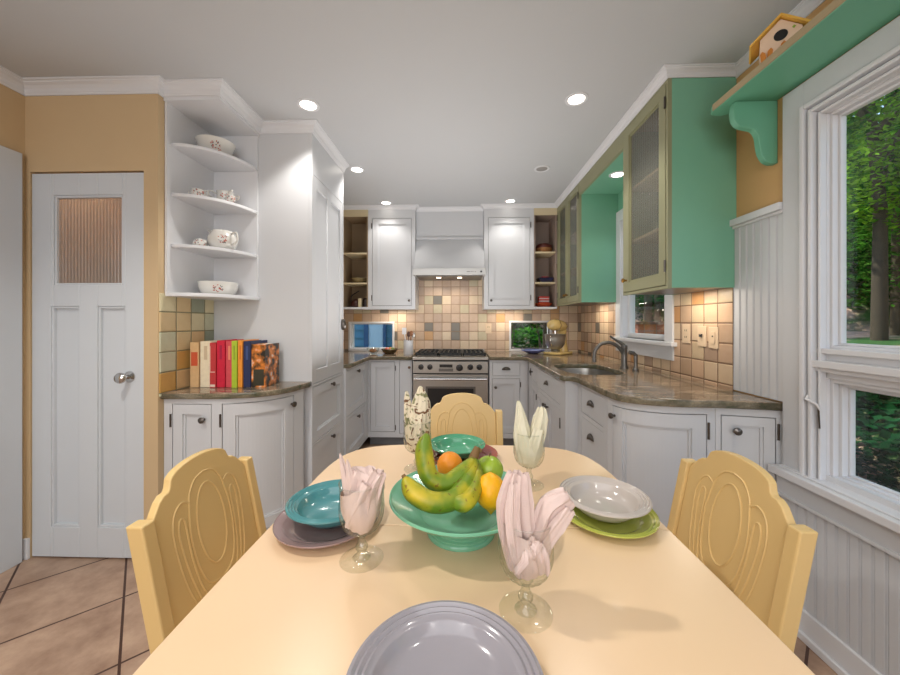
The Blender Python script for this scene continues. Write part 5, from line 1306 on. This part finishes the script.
# blue clapboard shed beyond the left small window
BLU = paint('blue clapboard', (70,130,160), .6); t = thing('garden_shed', 'blue clapboard shed seen through the left small splashback window', 'shed', (-2.2,6.2,0))
mb = MB()
for k in range(16): mb.add([(-4.2,6.20,k*.14),(-.6,6.20,k*.14),(-.6,6.24,k*.14+.14),(-4.2,6.24,k*.14+.14),(-4.2,6.3,k*.14),(-.6,6.3,k*.14),(-.6,6.3,k*.14+.14),(-4.2,6.3,k*.14+.14)],[(0,1,2,3),(4,7,6,5),(0,3,7,4),(1,5,6,2),(0,4,5,1),(3,2,6,7)])
mb.build('wall', BLU, t); 
mb = MB(); mb.box(-1.70,-1.62,6.14,6.2,0,2.24); mb.box(-1.36,-1.31,6.14,6.2,0,2.24); dd = mb.build('door_frame', paint('deep blue trim', (24,84,130), .5), t)
mb = MB(); mb.box(-1.62,-1.36,6.16,6.2,0,2.1)
for k in range(12): mb.box(-1.60,-1.38,6.15,6.16,.1+k*.16,.22+k*.16)
mb.build('pale_door', paint('pale blue door', (168,204,226), .5), dd)
mb = MB(); mb.ext([(5.95,2.2),(8.2,2.9),(8.2,3.0),(5.9,2.28)], lambda a,b,k: (-4.3+3.8*k, a, b)); mb.build('roof', paint('grey shingle', (96,96,98), .8), t)
# hedge and slim bare trunks beyond the right small window
rd = random.Random(9); o = leaves(rd, 5200, (1.15,6.4,.55), (1.05,.45,.62), .10).build('clipped_hedge', LEAF[1]); tag(o,'low green hedge seen through the right small splashback window','hedge')
sp = None
for i,(x,y,l) in enumerate(((.72,5.3,-.06),(1.22,5.35,.12),(1.72,5.5,-.05),(1.15,7.6,.1))):
    t = thing('slim_tree', ['dark slim tree just left of centre in the right small window','dark slim tree leaning right in the right small window','dark slim tree behind the mixer in the right small window','slim tree farthest back in the right small window'][i], 'tree', (x,y,0), group='slim trees behind the house')
    mb = MB(); mb.tube([(x,y,-.1),(x+l*.5,y,.9),(x+l,y,2.6)], [.04,.03,.015], 8)
    for k in range(7):
        a = rd.uniform(-.35,.35); z0 = .6+.2*k; mb.tube([(x+l*z0/2.6,y,z0),(x+a*.3,y+.1,z0+.35),(x+a*.55,y+.1,z0+.8)], [.014,.009,.004], 5)
    mb.build('trunk', BARK, t, smooth=True)
    leaves(rd, 260, (x,y,1.9), (.22,.3,.9), .07).build('foliage', LEAF[2], t)
# added terracotta wall standing in for the orange blur in the sink window
t = thing('orange_blur_wall', 'low terracotta brick wall added for the orange blur in the sink window', 'wall', (3.2,5.0,0))
mb = MB(); mb.box(3.3,5.0,6.6,6.8,-.3,1.22); mb.build('masonry', tiles('garden brick', 0, [((196,120,76),3),((176,100,64),2)], .22, 0, 0, (150,130,110), .8), t)
mb = MB(); mb.box(3.25,5.05,6.56,6.84,1.22,1.27); mb.build('coping', paint('terracotta cap', (110,76,54), .7), t)

# wooded hillside behind everything: leaf cover on the rising ground
rd = random.Random(11); vs=[]; fs=[]
for i in range(34000):
    ang = rd.uniform(-.35, 1.75); d = rd.uniform(11.6, 19.5); x = 2+d*cos(ang); y = 4+d*sin(ang)
    if x > 19.5 or y > 25.5: continue
    p = Vector((x,y,gnd(x,y)+rd.uniform(0,1.6))); a = Vector((rd.uniform(-1,1),rd.uniform(-1,1),rd.uniform(-.7,.7))).normalized(); b = a.cross(Vector((rd.uniform(-1,1),rd.uniform(-1,1),1))).normalized(); s_ = rd.uniform(.2,.4)
    o = len(vs); vs += [p-a*s_*.6,p+b*s_*.4,p+a*s_*.6,p-b*s_*.4]; fs.append((o,o+1,o+2,o+3))
mb = MB(); mb.add(vs,fs); o = mb.build('undergrowth', leaf_mat('undergrowth leaves', (16,54,20),(96,150,56),.35)); tag(o,'tangled green undergrowth covering the wooded hillside behind the trees','undergrowth',kind='stuff')
# ================================================================ LIGHT, CAMERA
def downlight(x, y, z, label, on=True, size=0.062, e=14, blend=0.5, group='recessed ceiling lights', col=(1,.95,.89)):
    t = thing('recessed_ceiling_light', label, 'ceiling light', (x,y,z), group=group)
    mb = MB(); mb.lathe([(size*.72,-.002),(size*.8,-.006),(size,-.004),(size*1.02,0.0)], 32, Matrix.Translation((x,y,z))); mb.build('trim_ring', WHITE, t, smooth=True)
    mb = MB(); mb.lathe([(0.0001,-.0035),(size*.5,-.0035),(size*.74,-.0025)], 32, Matrix.Translation((x,y,z))); mb.build('lens', LENSC if on else paint('unlit lens', (150,148,145), .5), t, smooth=True)
    if on:
        L = bpy.data.lights.new('spot', 'SPOT'); L.energy = e; L.spot_size = radians(110); L.spot_blend = blend; L.shadow_soft_size = 0.05; L.color = col
        o = bpy.data.objects.new('lamp', L); C.objects.link(o); o.location = (x, y-(.06 if y > 3.5 else 0), z-0.02)
    return t
LENSC = emis('downlight lens', (255,246,232), 6)
downlight(-0.89,2.03,ZC,'lit recessed ceiling light in front of the tall white cabinet side', e=26)
downlight(0.665,2.02,ZC,'lit recessed ceiling light nearest the large green cupboard', e=20)
downlight(-0.86,2.90,ZC,'lit recessed ceiling light at the far edge of the tall white cabinet', e=20)
downlight(0.68,2.93,ZC,'unlit recessed ceiling light, the only dark one', on=False)
downlight(-0.79,3.72,ZC,'lit recessed ceiling light above the left wall cabinet', e=10)
downlight(0.53,3.70,ZC,'lit recessed ceiling light above the right wall cabinet', e=10)
downlight(1.20,2.70,2.39,'lit recessed light in the green soffit over the sink window', e=4, group='soffit light')
for x,y,e in ((-1.15,0.6,58),(0.7,0.5,8),(-0.9,-1.2,15),(0.7,-1.2,12)):
    L = bpy.data.lights.new('dining_downlight','SPOT'); L.energy=e; L.spot_size=radians(130); L.spot_blend=.6; L.shadow_soft_size=.045; L.color=(1,.96,.90)
    o = bpy.data.objects.new('dining_downlight',L); C.objects.link(o); o.location=(x,y,2.5)
def area(name, loc, rot, sx, sy, e, col=(1,1,1)):
    L = bpy.data.lights.new(name,'AREA'); L.shape='RECTANGLE'; L.size=sx; L.size_y=sy; L.energy=e; L.color=col
    o = bpy.data.objects.new(name,L); C.objects.link(o); o.location=loc; o.rotation_euler=rot; return o
# daylight coming through the openings
for a in (area('window_portal', (1.60,0.4,1.38), (0,radians(90),0), 1.45,1.95,1), area('window_portal', (1.60,2.71,1.63), (0,radians(90),0), .98,.62,1)): a.data.cycles.is_portal = True
# added unseen fill lamps: two behind the camera, one low in the kitchen
area('rear_fill_light', (-0.4,-2.3,1.7), (radians(90),0,0), 2.8,1.6,46,(.95,.97,1))
area('room_ceiling_bounce', (-0.3,-0.9,2.45), (0,0,0), 2.2,1.6,17,(.95,.97,1))
area('kitchen_bounce', (-0.1,2.6,0.95), (radians(180),0,0), 1.0,1.6,17,(1,.98,.97))
# under cabinet strips
for x in (-0.75,0.55): area('undercabinet_light',(x,4.0,1.40),(0,0,0),.3,.04,1.5,(1,.88,.72))
area('undercabinet_light',(1.25,3.35,1.435),(0,0,0),.05,.3,1.6,(1,.88,.72)); area('undercabinet_light',(1.25,2.0,1.435),(0,0,0),.05,.25,1.6,(1,.88,.72))
for x in (-0.235,-0.005):
    L = bpy.data.lights.new('hood_spot','SPOT'); L.energy=3.5; L.spot_size=radians(120); L.spot_blend=.6; L.shadow_soft_size=.02; L.color=(1,.9,.74)
    o = bpy.data.objects.new('hood_spot',L); C.objects.link(o); o.location=(x,3.86,1.745); o.rotation_euler=(radians(20),0,0)
S = bpy.data.lights.new('sun','SUN'); S.energy=5; S.angle=.02; S.color=(1,.95,.82); so=bpy.data.objects.new('sun',S); C.objects.link(so); so.rotation_euler=(radians(-18),radians(-32),0)
w = bpy.data.worlds.new('World'); sc.world = w; w.use_nodes = True
bg = w.node_tree.nodes['Background']; sky = w.node_tree.nodes.new('ShaderNodeTexSky'); 
try:
    sky.sky_type='NISHITA'; sky.sun_disc=False; sky.sun_elevation=radians(50); sky.altitude=0
except Exception: pass
w.node_tree.links.new(sky.outputs[0], bg.inputs[0]); bg.inputs[1].default_value = 0.4
cam = bpy.data.cameras.new('camera'); co = bpy.data.objects.new('camera', cam); C.objects.link(co)
cam.sensor_width = 36; cam.lens = 14.0; cam.shift_y = -15.5/900; cam.clip_start = 0.02
co.location = (0,0,1.266); co.rotation_euler = (radians(90),0,radians(1.64)); sc.camera = co
sc.view_settings.view_transform = 'Standard'; sc.view_settings.look = 'None'; sc.view_settings.exposure = 0.2
